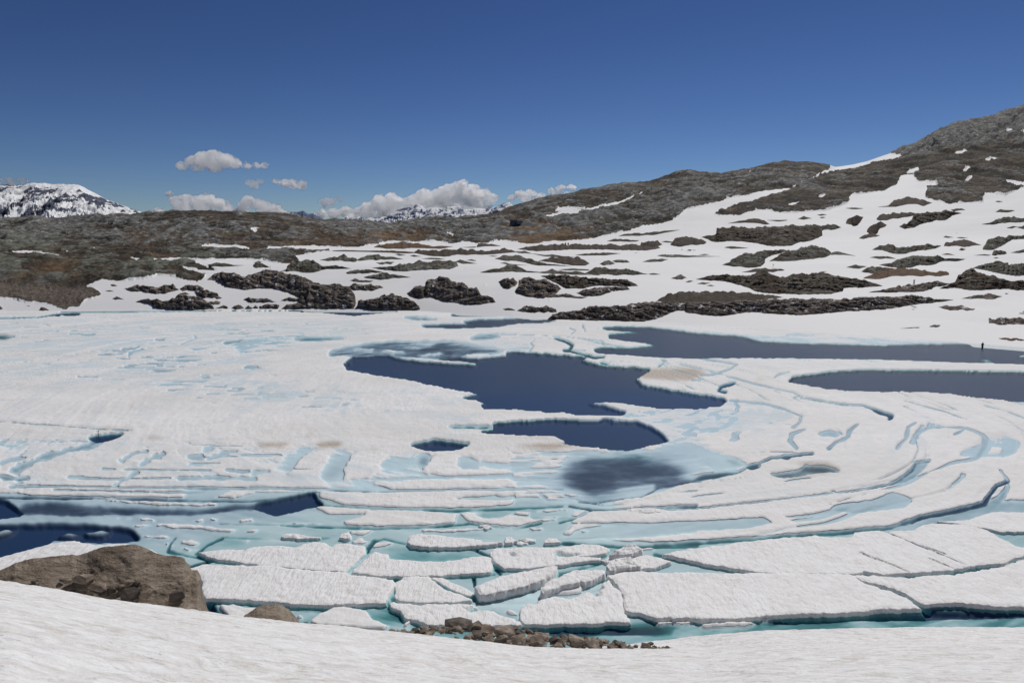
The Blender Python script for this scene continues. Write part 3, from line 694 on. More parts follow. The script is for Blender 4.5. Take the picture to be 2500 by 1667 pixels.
RIDGE = [
    ('L2', '380,228 480,238 700,258 950,282 940,290 780,284 600,272 450,252'), ('L2', '555,228 640,206 755,210 720,226 600,234'), ('L2', '830,240 880,214 1000,208 1100,222 1140,232 1060,242 940,250'), ('L2', '300,206 400,188 480,198 500,212 400,216'),
    ('L2', '150,186 300,178 290,195 170,197'), ('L2', '10,238 100,222 150,238 145,262 60,270'), ('L2', '100,268 150,262 140,280'), ('L2', '150,310 205,303 190,314'), ('L2', '560,150 700,150 660,165 580,162'), ('L2', '420,165 520,170 640,180 560,188'), ('L2', '1800,640 1880,636 1880,652 1820,652'),
    ('W', '1820,1392 1900,1375 2100,1365 2100,1405 1900,1410'), ('W', '1290,1445 1400,1430 1520,1440 1560,1465 1420,1470'),
    ('L2', '1640,528 1780,520 1900,545 1840,552 1760,540'), ('L2', '1420,590 1540,585 1530,600 1440,600'),  # snow that still stands on the drowned ice, left half and centre
    ('N1', '650,50 700,44 850,60 1390,72 1380,92 1150,92 850,80'), ('N1', '435,42 600,42 610,52 450,50'), ('N1', '890,170 950,160 1010,172 980,190 900,185'), ('N1', '985,205 1050,198 1200,210 1510,240 1480,258 1250,245 1000,225'), ('N1', '830,210 960,202 980,215 850,225'),
    ('N1', '900,280 1060,272 1075,290 1000,302 920,295'), ('N1', '1215,178 1290,170 1290,190 1220,192'), ('N1', '1520,180 1600,160 1610,185 1540,198'), ('N1', '1560,245 1640,238 1640,255 1570,262'), ('N1', '1720,195 2060,205 2040,220 1760,212'),
    ('N1', '2020,100 2080,92 2352,115 2352,145 2100,142'), ('N1', '2040,10 2200,0 2352,5 2352,100 2200,85 2050,40'), ('N1', '2170,190 2280,165 2352,175 2352,218 2200,212'), ('N1', '1530,305 1600,308 1570,325'), ('N1', '1050,330 1080,322 1130,340 1080,346'),
    ('N1', '800,160 840,158 830,175 800,175'), ('N1', '730,165 770,165 760,178 735,178'), ('N1', '1340,160 1390,165 1370,190 1340,180'), ('N1', '1140,350 1180,352 1270,372 1200,375'), ('N1', '1150,310 1230,302 1280,330 1240,350 1160,335'),
    ('N2', '-100,95 0,92 250,125 200,142 0,140'), ('N2', '130,195 200,165 260,130 330,112 600,118 830,140 820,205 700,215 380,230 260,215 100,215'), ('N2', '840,140 880,120 1000,130 950,150 990,170 1100,165 1200,125 1290,130 1300,165 1350,185 1330,210 1200,225 1060,230 960,215 900,210'),
    ('N2', '1310,125 1330,112 1530,110 1530,122 1400,132'), ('N2', '1330,175 1400,160 1480,160 1450,185 1340,200'), ('N2', '585,240 960,235 1050,232 980,248 780,262 620,258'), ('N2', '1280,232 1370,228 1360,242 1300,245'), ('N2', '-60,30 60,0 1000,0 1050,20 800,45 1100,60 1200,62 1150,90 800,108 400,105 120,90 0,50'),
    ('N2', '130,245 300,242 250,275 140,275'), ('N2', '1075,5 1260,0 1240,20 1080,22'), ('N2', '140,325 200,295 270,320 230,340 150,342'), ('N2', '280,345 310,320 420,325 380,355 300,362'), ('N2', '1500,260 1560,250 1560,270 1510,272'), ('N2', '1600,245 1660,245 1640,262'),
    ('N2', '0,790 30,740 200,745 260,780 290,820 400,850 360,885 0,860'), ('N1', '1380,715 1470,718 1560,735 1700,745 1600,830 1460,810 1420,760'), ('N1', '2000,800 2100,745 2200,730 2352,760 2352,860 2000,860 1960,820'), ('N1', '1890,790 1930,780 1950,815 1900,820'),
    ('N2', '470,860 520,815 430,770 400,765 480,800 560,830 500,870'), ('N2', '1360,660 1400,640 1560,600 1660,605 1600,650 1450,670 1380,672'), ('N2', '1110,760 1190,755 1230,800 1160,790'), ('N2', '1960,345 2050,345 2090,370 2000,370'),
    ('N3', '270,850 480,828 640,832 580,862 300,870'), ('N3', '630,820 700,800 900,795 860,808 660,830'), ('N3', '0,830 260,828 250,845 0,850'),
    ('L2', '100,930 150,860 220,835 350,840 400,880 330,900 340,960 280,1010 110,1020'), ('L2', '660,890 700,860 850,870 830,920 860,950 650,960 630,990 600,940'), ('L2', '900,860 1150,830 1200,880 1150,920 960,900'), ('L2', '600,965 1000,955 1190,970 1100,990 750,1000'),
    ('L2', '280,1040 600,1025 1150,1020 1200,1060 1050,1075 700,1085 400,1080'), ('L2', '0,1110 100,1095 300,1105 1000,1098 1250,1105 1000,1130 650,1125 200,1130'), ('L2', '0,1140 130,1150 600,1155 850,1160 1200,1150 1100,1185 800,1200 300,1195'),
    ('L1', '0,1070 60,1070 300,1080 1200,1085 1180,1140 900,1145 200,1130'), ('L1', '800,1040 1100,1030 1620,1030 1650,1050 1300,1065 830,1062'), ('L1', '60,1060 500,1020 480,1060 200,1065'), ('L1', '1350,1135 1500,1090 1640,1100 1500,1145'),
    ('L2', '1820,1160 1900,1150 2100,1130 2200,1065 2352,1050 2352,1150 2250,1200 2100,1180 1900,1175'), ('L1', '1830,1000 1930,870 2050,850 2100,880 1990,1010'),
]
LINES = [
    ('L3', '160,290 340,330 480,370 620,410 770,445 880,470 920,490 890,500', 5, -.35), ('L3', '250,240 370,265 480,280 520,290 480,315 400,345 340,355 290,358', 4, -.5), ('L3', '500,408 420,430 405,455 445,462', 6, -3),
    ('L3', '480,518 700,540 820,575 930,620 920,660 880,690', 6, -.3), ('L3', '930,500 1100,530 1250,550 1330,550 1460,600 1510,620 1490,640', 4, -1.6), ('L3', '1400,580 1500,615 1500,632', 6, -3), ('L3', '950,705 870,735 855,775 900,825', 8, -.35),
    ('L3', '1290,670 1240,710 1230,750 1150,790 1110,825', 6, -.6), ('L3', '1660,660 1610,690 1600,760 1560,800 1540,830', 6, -.3), ('L3', '1700,680 1660,740 1640,790', 12, -.1), ('L3', '1590,518 1700,550 1860,595 1990,640', 2, -.3), ('L3', '1970,705 1910,735 1950,720', 3, -.4),
    ('L3', '1000,855 880,870 740,885 660,920 590,940 530,975 450,980 300,1000 240,1025 50,1055', 4, -1.8), ('L3', '760,375 790,350 850,337', 3, -.6), ('L3', '2080,545 2250,590 2352,630', 5, -.15), ('L3', '2250,1030 2200,960', 3, -.3),
    ('L3', '1750,900 1660,915 1640,960 1560,1020 1490,1055 1240,1100 1000,1130 720,1160 500,1185 300,1205 100,1215 0,1200', 4, -1.6), ('L3', '2245,1035 2180,1060 2130,1120 2100,1170 1900,1220 1700,1260 1640,1290', 7, -2.5), ('L3', '820,1130 1000,1118 1200,1100', 2, -.2),
    ('N3', '2100,75 1900,125 1700,160 1500,228 1200,258 900,277 600,302 300,322 0,340', 8, -1.5), ('N2', '2352,338 2000,350 1700,340 1500,325', 9, -1.2), ('L3', '1110,1185 1130,1175 1280,1130 1370,1110', 2, -.2),
    ('L2', '1450,120 1530,145 1560,165 1545,190 1510,198', 5, -3), ('L2', '1510,195 1640,225 1700,243 1760,240', 5, -3), ('L2', '2110,300 2155,270 2130,258', 3, -2), ('L2', '1740,275 1790,287', 3, -2), ('L2', '1280,212 1310,170 1290,150 1320,130', 2, -.4),
    ('L2', '1550,95 1580,70 1540,55', 2, -1), ('L2', '1640,80 1625,35', 2, -1), ('L2', '1100,95 1500,110 1750,140 1760,170', 2, -.5), ('L2', '1900,180 1720,150 1600,120', 2, -1.0), ('L2', '1640,200 1500,195', 2, -.4),
    ('L1', '-300,640 0,655 300,675 600,700 840,712', 3, -.16), ('L1', '-200,1000 0,1005 100,1018 170,1012', 5, -.5), ('L1', '500,1015 700,1020 950,1018 1200,1010', 3, -.6), ('L1', '1150,1012 1400,1010 1620,1020', 7, -.35), ('L1', '650,955 1000,962 1340,965', 2, -.4),
    ('L1', '60,1070 400,1065 800,1075 1300,1075 1700,1080', 4, -.8), ('L1', '-300,1120 0,1130 400,1135 800,1140 1200,1150 1600,1155 1900,1120', 4, -2), ('L1', '100,960 240,890 400,845 560,805 620,770', 11, -.5), ('L1', '910,920 960,885 1040,855', 8, -.3),
    ('L1', '770,900 840,860 930,840', 6, -.25), ('L1', '730,1055 800,1025 860,975', 6, -.3), ('L1', '1330,890 1420,855 1500,845', 6, -.25), ('L1', '1215,880 1270,875', 8, -.35), ('L1', '1620,980 1700,975', 8, -.25), ('L1', '0,920 60,900 160,880', 6, -.2), ('L1', '1440,965 1570,967', 5, -.4),
    ('L1', '780,190 850,185 880,175', 3, -.6), ('L1', '800,300 850,300', 4, -.2), ('L1', '820,240 830,210 900,190', 4, -.05), ('L1', '990,130 1040,130', 4, -.8), ('L1', '1230,100 1250,120 1150,160', 3, -.05), ('L1', '440,95 600,97', 3, -.5), ('L1', '490,365 620,370', 3, -.2), ('L1', '1430,150 1530,137', 4, -.4),
    ('L2', '-500,1075 0,1085 300,1100 700,1090 1000,1085 1500,1080', 4, -1), ('L2', '280,1020 600,1010 900,1000 1180,990', 3, -.4), ('L2', '-300,1180 0,1185 350,1205 800,1215 1100,1205 1500,1185', 4, -1.4), ('L2', '1540,1185 1700,1215 1850,1215 2100,1200 2352,1190', 5, -2),
    ('L2', '1500,1120 1650,1160 1760,1180', 2, -1.5), ('L2', '2110,1070 2040,1110 2000,1130 1800,1150 1700,1165 1600,1160', 2, -2), ('L2', '1270,1005 1500,1010', 2, -.6), ('L2', '1360,1120 1390,1140', 6, -.8), ('L2', '1700,1210 1600,1260 1480,1290', 5, -1.5),
    ('N2', '-300,210 0,223 300,232 600,225 900,200 1200,235 1360,195', 4, -1.5), ('N2', '110,515 170,450 250,370 300,310', 9, -1.8), ('N2', '300,310 360,295 500,330 900,350', 4, -1.5), ('N2', '930,360 1020,400 1060,470 1100,515', 7, -2.5), ('N2', '150,522 500,537 800,545 1060,520', 8, -.8),
    ('N1', '1080,375 1200,405 1400,437 1700,472 2050,503 2200,522', 8, -1.4), ('N1', '1070,375 1085,330 1120,290', 4, -1.8), ('N1', '1370,430 1260,460 1210,475', 7, -3), ('N1', '1250,392 1330,330 1420,290', 6, -1.6), ('N1', '1400,200 1700,205 2352,225', 3, -1.2), ('N1', '1440,285 1700,298 2100,290', 3, -1),
    ('N2', '440,545 400,640 420,690', 11, -1.2), ('N2', '0,725 200,720 385,712', 9, -2), ('N2', '600,708 900,692 1200,645 1400,575 1480,520 1700,465 1760,430', 14, -1.3), ('N2', '650,540 720,600 850,650 930,675', 9, -.9), ('N2', '930,545 940,600', 4, -3),
    ('N2', '1780,545 1870,620 1885,700 1880,760', 10, -3.5), ('N2', '1050,750 1240,835', 6, -.6), ('N2', '1500,320 1560,325', 5, -2), ('N2', '2352,455 2200,425 2100,395', 7, -1.8), ('N3', '0,395 250,455 600,500 980,522', 8, -1.6), ('N3', '1240,522 1330,570 1500,630 1640,690 1700,745', 9, -2.5),
    ('N3', '1330,515 1440,530 1900,515 2200,480 2352,425 2800,300', 9, -3), ('N1', '340,-10 1000,10 1300,0', 3, -.8), ('N2', '1560,205 1900,205', 3, -.5), ('N3', '2110,235 1900,200 1790,190', 4, -.5), ('N1', '1100,110 0,90', 3, -.3),
]
for i, (v, s, h, so_, wob) in enumerate(ICE): ir.poly(pts(v, s), h, so_, wob, i)
for i, (v, s) in enumerate(RIDGE): ir.poly(pts(v, s), .15, 1.6, 4.2, i + 100)
for v, s, w, h in LINES:
    if v in ('L1', 'L2') and h > -.7 and w > 3: ir.line(pts(v, s), w * 1.5, h, 3.5, 1.0)
    else: ir.line(pts(v, s), w, h, .8, .6)
yl = np.concatenate([np.linspace(748, 860, 105, endpoint=False), np.linspace(860, 1640, 372)])[::-1]
xl = np.linspace(-420, 2920, 1240)
LX, LY = np.meshgrid(xl, yl)
IX, IY = ground(LX, LY)
ir.a = .35 * ir.a + .65 * box_blur(ir.a, 1, 1)
ih = ir.get(LX, LY)
greyz = Raster(-440, 2940, 740, 1680, 4, 0)
for v, s in [('L2', '1300,840 1700,840 2300,900 2352,1000 2300,1070 2000,1160 1700,1190 1300,1140'), ('L2', '0,120 1100,120 1300,150 1300,260 0,300'), ('L1', '-1200,1090 0,1110 600,1160 1900,1120 2000,1250 1200,1330 -1200,1500'),
             ('L3', '0,50 2352,60 3400,100 3400,180 2352,180 0,120'), ('L2', '1500,480 2352,540 2352,800 2100,830 1700,640'), ('L3', '0,520 500,520 900,620 800,760 200,900 600,950 0,1080'), ('C', '0,990 2352,990 2352,1223 0,1223'), ('A', '-900,990 2352,990 2352,1120 -900,1120'),
             ('B', '0,990 2352,990 2352,1120 0,1120'), ('N1', '-1200,-20 1000,0 1500,200 1200,300 900,330 -1200,450')]:
    greyz.poly(pts(v, s), .9, 22)
for v, s in [('L1', '-1200,740 2352,740 2352,1120 -1200,1120'), ('L2', '-100,780 1300,800 1400,1110 -100,1110'), ('L3', '400,560 2352,560 2352,1300 900,1300 0,1260 0,1150 700,900'), ('N3', '-240,180 800,150 800,230 0,290 -240,300'), ('N3', '1400,260 1500,180 2100,-20 2352,-20 2352,120 1800,230')]:
    greyz.poly(pts(v, s), .6, 12)
def bluemask(x, y): return np.clip(blue.get(x, y), 0, 1)
# melt texture of the surface itself, all in metres on the lake
n_big = fbm(IX / 16, IY / 10, o=5, s=41, g=.55)
n_med = fbm(IX / 3.0, IY / 2.0, o=4, s=47, g=.6)
n_fin = fbm(IX / .8 + IY / 1.2, IY / .8, o=3, s=53)
upper = sstep(-1.0, -.05, ih)
# the sheet turned as it broke up: everything fine runs in rings round a point in mid lake
wx_ = 5 * fbm(IX / 30, IY / 30, o=3, s=71); wy_ = 5 * fbm(IX / 30, IY / 30, o=3, s=73)
rr_ = np.hypot(IX - 5 + wx_, IY - 122 + wy_); th_ = np.arctan2(IY - 122 + wy_, IX - 5 + wx_)
def ring(w, el, s, **k): return fbm(rr_ / w, th_ * 60 / (w * el), s=s, **k)
ring1 = ring(3.2, 9, 81, o=4, g=.6)
ring2 = ring(1.0, 7, 85, o=3, g=.6)
ringc = ring(7.0, 6, 89, o=2)
nearm = np.clip(1.15 - IY / 330, .35, 1)
ih = ih + upper * (.06 * n_big + .06 * n_med + .03 * n_fin + .10 * ring1 + .05 * ring2)
sq_ = inpoly(LX, LY, pts('L2', '1150,820 1700,820 2352,860 2500,1000 2352,1100 2000,1190 1700,1220 1200,1160'))
ih = ih + sq_ * upper * (.22 * ring2 + .16 * ring1)
ph_ = rr_ / 5.2 + .55 * fbm(th_ * 3.2, rr_ / 22, o=4, s=151)
arc = np.abs(ph_ - np.floor(ph_) - .5) * 5.2
gate = sstep(.02, .22, fbm(th_ * 4.5 + np.floor(ph_) * 3.7, np.floor(ph_) * 1.9, o=2, s=153))
arcs = (1 - sstep(.10, .42, arc)) * gate * upper * sstep(24, 32, rr_) * (1 - sstep(74, 84, rr_)) * sstep(-12, 10, IX) * (IY < 205)
ih = ih - arcs * np.where(fbm(th_ * 6, rr_ / 9, o=2, s=157) > .05, .30, .13)
crk = (1 - sstep(.012, .03, np.abs(ringc))) * sstep(-.1, .25, fbm(IX / 14, IY / 14, o=2, s=97)) * upper * (IX > 12) * (1 - bluemask(LX, LY))
ih = ih - crk * .30
ih = ih + (ih < -.9) * (.35 * n_med + .3 * n_big)
soft = sstep(-3.2, -.8, ih) * (1 - upper)
ih = ih + soft * (.6 * n_med + .9 * ring1 + .5 * ring2 + .5 * n_big)
strk = fbm(IX / 11 + 3, IY / 2.6, o=5, s=131, g=.62)
strk2 = fbm(IX / 4.5 + 3, IY / 1.1, o=3, s=137, g=.6)
leftm = np.clip(blue.get(LX, LY), 0, 1) * (LX < 1700)
dash = sstep(.40, .52, fbm(IX / 6.0, IY / 1.6, o=3, s=141)) * sstep(-.1, .2, fbm(IX / 22, IY / 14, o=2, s=143)) * leftm
ih = ih - dash * .45 * upper
bl = np.clip(blue.get(LX, LY) * (.72 + 1.0 * ring1 + .8 * ring2 + .9 * n_big + 1.5 * strk + .9 * strk2) + .45 * (ring1 + ring2) - .03, 0, 1)
ih = ih - blue.get(LX, LY) * .045
ih = np.where(ih < -4.5, -5 + .3 * n_big, ih)
shore_x = np.interp(LX, gx, SHORE)
geo = np.where(ih < -.06, -.06 + (ih + .06) * .10, ih)
ice = grid_obj('lake_ice', IX, IY, geo, M['ice'], dict(level=ih, grey=greyz.get(LX, LY), blue=bl, stain=stain.get(LX, LY)))
tag(ice, kind='structure')
bed = np.array([[-1500, 30, -7], [1500, 30, -7], [1500, 420, -7], [-1500, 420, -7]], float)
tag(mesh_obj('lake_bed', bed, [[0, 1, 2, 3]], flat('lake_bed', (.004, .010, .018), .9)), kind='structure')

# ------------------------------------------------------------------ foreground snow bank
BX = [-700, 0, 96, 191, 325, 509, 727, 900, 991, 1144, 1297, 1450, 1560, 1634, 1715, 1870, 2250, 2500, 3200]
BC = [1400, 1417, 1431, 1451, 1474, 1498, 1521, 1539, 1546, 1562, 1579, 1583, 1583, 1583, 1586, 1570, 1560, 1560, 1560]      # crest row
BD = [22, 25, 26, 27, 28.5, 31, 33, 35, 36, 38, 39.5, 40.5, 40.5, 40.5, 40.5, 40, 40, 40, 39]                             # crest distance
SHX = [-700, 0, 500, 900, 1300, 1440, 1500, 1604, 1700, 1868, 2250, 2500, 3200]
SHY = [1500, 1470, 1490, 1525, 1540, 1555, 1558, 1548, 1541, 1529, 1521, 1522, 1525]                                          # waterline row
bx = np.linspace(-900, 3400, 900)
bk = (bx - 1250) / F * 1.02
bYs = np.concatenate([np.linspace(1.5, 8, 24, endpoint=False), np.linspace(8, 56, 250)])
BXX = np.zeros((len(bYs), len(bx))); BZ = np.zeros_like(BXX)
for c, x in enumerate(bx):
    # k for this column taken where the crest is seen
    yc = np.interp(x, BX, BC); dc = np.interp(x, BX, BD)
    zc = at_dist(x, yc, dc)[2]; k = at_dist(x, yc, dc)[0] / dc
    shd = ground(x, np.interp(x, SHX, SHY))[1]
    hid = np.interp(x, [-700, 900, 1300, 1480, 1700, 1900], [1, 1, .75, .25, 0, 0])   # falls steeply behind the crest on the left
    d1 = dc + hid * zc / 1.0 + (1 - hid) * (shd - dc)
    d1 = min(d1, shd)
    d1 -= .25
    Yk = [-5, 0, dc * .5, dc, (dc * .35 + d1 * .65), d1, d1 + .5, d1 + 12]
    z0 = H - 1.75
    Zk = [z0 + 1, z0, (z0 + zc) * .5 + .35, zc, zc * .33, 0, -.8, -4]
    BZ[:, c] = np.interp(bYs, Yk, Zk)
    BXX[:, c] = k * bYs
BZs = box_blur(BZ, 2, 2)
for c, x in enumerate(bx):
    dc = np.interp(x, BX, BD); zc = at_dist(x, np.interp(x, BX, BC), dc)[2]
    e = zc - np.interp(dc, bYs, BZs[:, c])
    BZs[:, c] += e * np.exp(-((bYs - dc) / 5) ** 2)
BYY = np.repeat(bYs[:, None], len(bx), 1)
bank_base = BZs.copy()
def bz(X, Y):
    X = float(X); Y = float(Y)
    j = int(np.clip(np.searchsorted(bYs, Y) - 1, 0, len(bYs) - 2)); t = (Y - bYs[j]) / (bYs[j + 1] - bYs[j])
    a = np.interp(X, BXX[j], bank_base[j]); b = np.interp(X, BXX[j + 1], bank_base[j + 1])
    return a * (1 - t) + b * t
cup = fbm(BXX / .55 + .35 * BYY, BYY / .38, o=3, s=61)
BZf = BZs + .055 * cup * sstep(3, 9, BYY) + .10 * fbm(BXX / 3.5, BYY / 2.2, o=3, s=67) * sstep(2, 10, BYY) * sstep(0, 2.5, BZs)
tag(grid_obj('snow_bank', BXX, BYY, BZf, M['bank']), kind='structure')

# ------------------------------------------------------------------ far mountains
def mountain(name, prof, Y, depth, base, seed, rockbias, label, gul=1.0, rock=(.10, .115, .15)):  # rock: stone colour with the air's blue haze painted in
    P = np.array(prof, float)
    nx, ny = 420, 110
    xs = np.linspace(P[0, 0], P[-1, 0], nx); v = np.linspace(0, 1.35, ny)
    XX = np.zeros((ny, nx)); YY = np.zeros_like(XX); ZZ = np.zeros_like(XX)
    top = np.interp(xs, P[:, 0], P[:, 1])
    for j, t in enumerate(v):
        Yj = Y - depth * (1 - t)
        xg, _, zt = at_dist(xs, top, Y)
        kx = xg / Y
        zb = base
        tt = t if t <= 1 else 1 - (t - 1) * 1.6
        XX[j] = kx * Yj; YY[j] = Yj; ZZ[j] = zb + (zt - zb) * (tt ** 1.15)
    hgt = ZZ.max() - base
    sc = hgt / 3.0
    r = fbm(XX / sc + .5 * YY / sc, YY / sc, o=6, s=seed, g=.55, ridged=True)
    r2 = fbm(XX / (sc * .35), YY / (sc * .8), o=5, s=seed + 5, g=.6, ridged=True)
    env = np.clip(1 - v, 0, 1)[:, None] ** .6
    ZZ = ZZ + env * (r - .2) * hgt * .22 * gul + env * r2 * hgt * .06 * gul + (1 - env) * (r2 - .3) * hgt * .015
    gy, gxr = np.gradient(ZZ)
    slope = np.abs(gxr) / (xs[1] - xs[0]) / Y * F
    sn = .58 - rockbias + .50 * fbm(XX / (sc * .8) + .6 * ZZ / sc, ZZ / (sc * .45), o=5, s=seed + 9, g=.62) - .28 * np.clip(r2, -.2, 1) - .16 * np.clip(slope - .45, -.5, 1.5)
    o = grid_obj(name, XX, YY, ZZ, mat_mountain(rock), dict(snow=sn))
    tag(o, label, 'mountain')
    return o
mountain('mountain', [(-500, 520), (-250, 470), (-100, 462), (0, 452), (22, 450), (50, 452), (80, 447), (105, 446), (125, 449), (150, 449), (180, 450), (195, 452), (207, 458), (222, 467), (240, 475), (262, 488), (290, 498), (325, 511), (350, 520), (378, 528), (420, 545), (470, 575)],
         3000, 1100, 30, 3, -.05, 'broad snow covered mountain with dark rock bands beyond the left skyline', 1.0, (.075, .085, .12))
mountain('mountain', [(660, 560), (690, 532), (712, 517), (725, 518), (740, 514), (752, 522), (764, 521), (790, 535), (830, 560)], 6200, 700, 100, 13, .32, 'small dark blue peak poking up between the clouds left of centre', 1.1, (.10, .13, .21))  # bluer rock, haze painted into the colour
mountain('mountain', [(800, 560), (822, 538), (846, 528), (862, 532), (878, 529), (895, 533), (920, 531), (945, 529), (953, 522), (972, 512), (985, 508), (1000, 506), (1018, 498), (1030, 502), (1040, 511), (1052, 507), (1066, 506), (1080, 510), (1092, 505), (1105, 503), (1118, 506),
                      (1126, 511), (1150, 511), (1160, 507), (1175, 509), (1190, 510), (1203, 508), (1220, 501), (1232, 496), (1245, 494), (1252, 502), (1262, 499), (1275, 510), (1320, 530), (1400, 560)],
         6600, 900, 120, 23, -.04, 'jagged snowy mountain range with a pointed dark summit on the horizon', 1.25, (.10, .13, .22))  # farthest range, rock painted blue for haze
# ------------------------------------------------------------------ rock outcrops and heath patches standing out of the snow
def extents(P, xs, wob, seed):
    yt = np.full(len(xs), np.nan); yb = np.full(len(xs), np.nan)
    n = len(P)
    for i in range(n):
        x1, y1 = P[i]; x2, y2 = P[(i + 1) % n]
        if x1 == x2: continue
        lo, hi = min(x1, x2), max(x1, x2)
        m = (xs >= lo) & (xs <= hi)
        y = y1 + (xs[m] - x1) / (x2 - x1) * (y2 - y1)
        yt[m] = np.fmin(yt[m], y); yb[m] = np.fmax(yb[m], y)
    yt0, yb0 = yt.copy(), np.maximum(yb, yt + .4)
    if wob:
        th = yb - yt
        z0 = xs * 0
        yt = yt + wob * np.minimum(th, 14) * .30 * fbm(xs / 13, z0 + seed, o=4, s=seed, g=.55) * np.minimum(1, th / 6)
        yb = yb + wob * np.minimum(th, 14) * .22 * fbm(xs / 11, z0 + seed + 7, o=4, s=seed + 3, g=.55) * np.minimum(1, th / 6)
    return yt, np.maximum(yb, yt + .4), yt0, yb0

def mound(name, P, mat, seed, front=None, depth=None, flat_=.5, wob=1.0, res=1.5, rough=1.0, maxd=None, nmul=1.0, vt=.62, ext=None, cr=.45):
    """a mass of rock or turf: front foot on the ground, ridge as high as seen, back falling away into the snow"""
    x0, x1 = P[:, 0].min() + .2, P[:, 0].max() - .2
    nc = int(np.clip((x1 - x0) / res, 7, 420)) + 1
    xs = np.linspace(x0, x1, nc)
    yt, yb, yt0, yb0 = extents(P, xs, wob, seed)
    hpx = np.nanmax(yb - yt)
    nr = int(np.clip(hpx / res * 1.5, 7, 110)) + 1
    Yf = np.zeros(nc); Yb = np.zeros(nc)
    for i in range(nc):
        if front is None:
            Yf[i] = hit(xs[i], yb[i]); Yb[i] = hit(xs[i], yt[i])
        else:
            Yf[i] = front(xs[i], yb[i]); Yb[i] = Yf[i] + depth(xs[i])
    if front is None:
        if nc > 9:
            k = max(1, nc // 16); pad = np.pad(Yf, k, mode='edge'); Yf2 = np.convolve(pad, np.ones(2 * k + 1) / (2 * k + 1), 'valid'); Yf = .5 * Yf + .5 * Yf2
        D = (Yb - Yf) * flat_
        w = (x1 - x0) / F * Yf.mean()
        D = np.clip(D, .25 * (yb - yt) / F * Yf + .3, max(w * .8, 3) if maxd is None else maxd)
        k = max(1, nc // 14); pad = np.pad(D, k, mode='edge'); D = np.convolve(pad, np.ones(2 * k + 1) / (2 * k + 1), 'valid')
    else:
        D = (Yb - Yf)
    # rows: below ground skirt, front to ridge, ridge to back
    n1 = max(4, int(nr * .72)); n2 = max(3, nr - n1)
    v1 = np.linspace(0, 1, n1); v2 = np.linspace(0, 1, n2 + 1)[1:]
    X = []; Y = []; Z = []
    ex, ey, ez = at_dist(xs, yb, Yf)
    X.append(ex); Y.append(ey - .1); Z.append(ez - .9)
    for t in v1:
        s_ = t ** .85
        yy = yb0 + (yt0 - yb0) * s_ + (yt - yt0) * s_ ** 5 + (yb - yb0) * (1 - s_) ** 5
        a, b, c = at_dist(xs, yy, Yf + D * t)
        X.append(a); Y.append(b); Z.append(c)
    tx, ty, tzz = X[-1], Y[-1], Z[-1]
    hgt = np.maximum(tzz - ez, .05)
    for t in v2:
        Yn = Yf + D * (1 + .75 * t)
        kx = tx / ty
        X.append(kx * Yn); Y.append(Yn + 0 * kx)
        if front is None: g = tz(kx * Yn, Yn)
        else: g = ez
        sl = at_dist(xs, yt + 1.5 + 7 * t, Yn)[2]
        Z.append(np.minimum(sl, tzz * (1 - t ** 1.3) + (np.minimum(g, tzz) - .6) * t ** 1.3))
    X = np.array(X); Y = np.array(Y); Z = np.array(Z)
    # relief, kept off the outline
    V = np.concatenate([[0], np.linspace(0, 1, n1), 1 + v2])[:, None]
    edge = np.clip(np.minimum((xs - x0), (x1 - xs)) / (x1 - x0) * 6, 0, 1)[None, :] ** .5
    env = np.sin(np.clip(V, 0, 1) * math.pi) ** .5 * edge
    size = np.median(hgt[hgt > np.percentile(hgt, 50)]) if len(hgt) else 1
    pxm = np.median(Yf) / F
    L = np.clip(max(6, hpx * .5) * pxm, .4, 6)
    qx, qy, qz = X / L, Y / L, Z / L
    tl = qx * .55 + qz * 1.5 + qy * .5
    rid = fbm(qx * .7, qy * .9, tl, o=4, s=seed, g=.55, ridged=True)
    blk = fbm(qx * 2.2, qy * 2.2, qz * 2.6, o=3, s=seed + 5, g=.6)
    amp = np.clip(.33 * size, .05, 1.3) * rough
    cre = -np.clip(np.abs(fbm(qx * 1.1, qy * 1.1, tl * 1.3, o=2, s=seed + 8)) * -9 + 1, 0, 1)
    disp = amp * (rid * 1.0 + .35 * blk + cr * cre) * env
    disp = disp + amp * .28 * fbm(X * 1.6 + 3, Y * 1.6, Z * 2.2, o=4, s=seed + 21, g=.65, ridged=True) * env
    Y = Y - disp * .75
    Z = Z + disp * .45
    X = X + amp * .25 * env * blk
    Z[0] = np.minimum(Z[0], Z[1] - .3)
    o = grid_obj(name, X, Y, Z, mat)
    return o

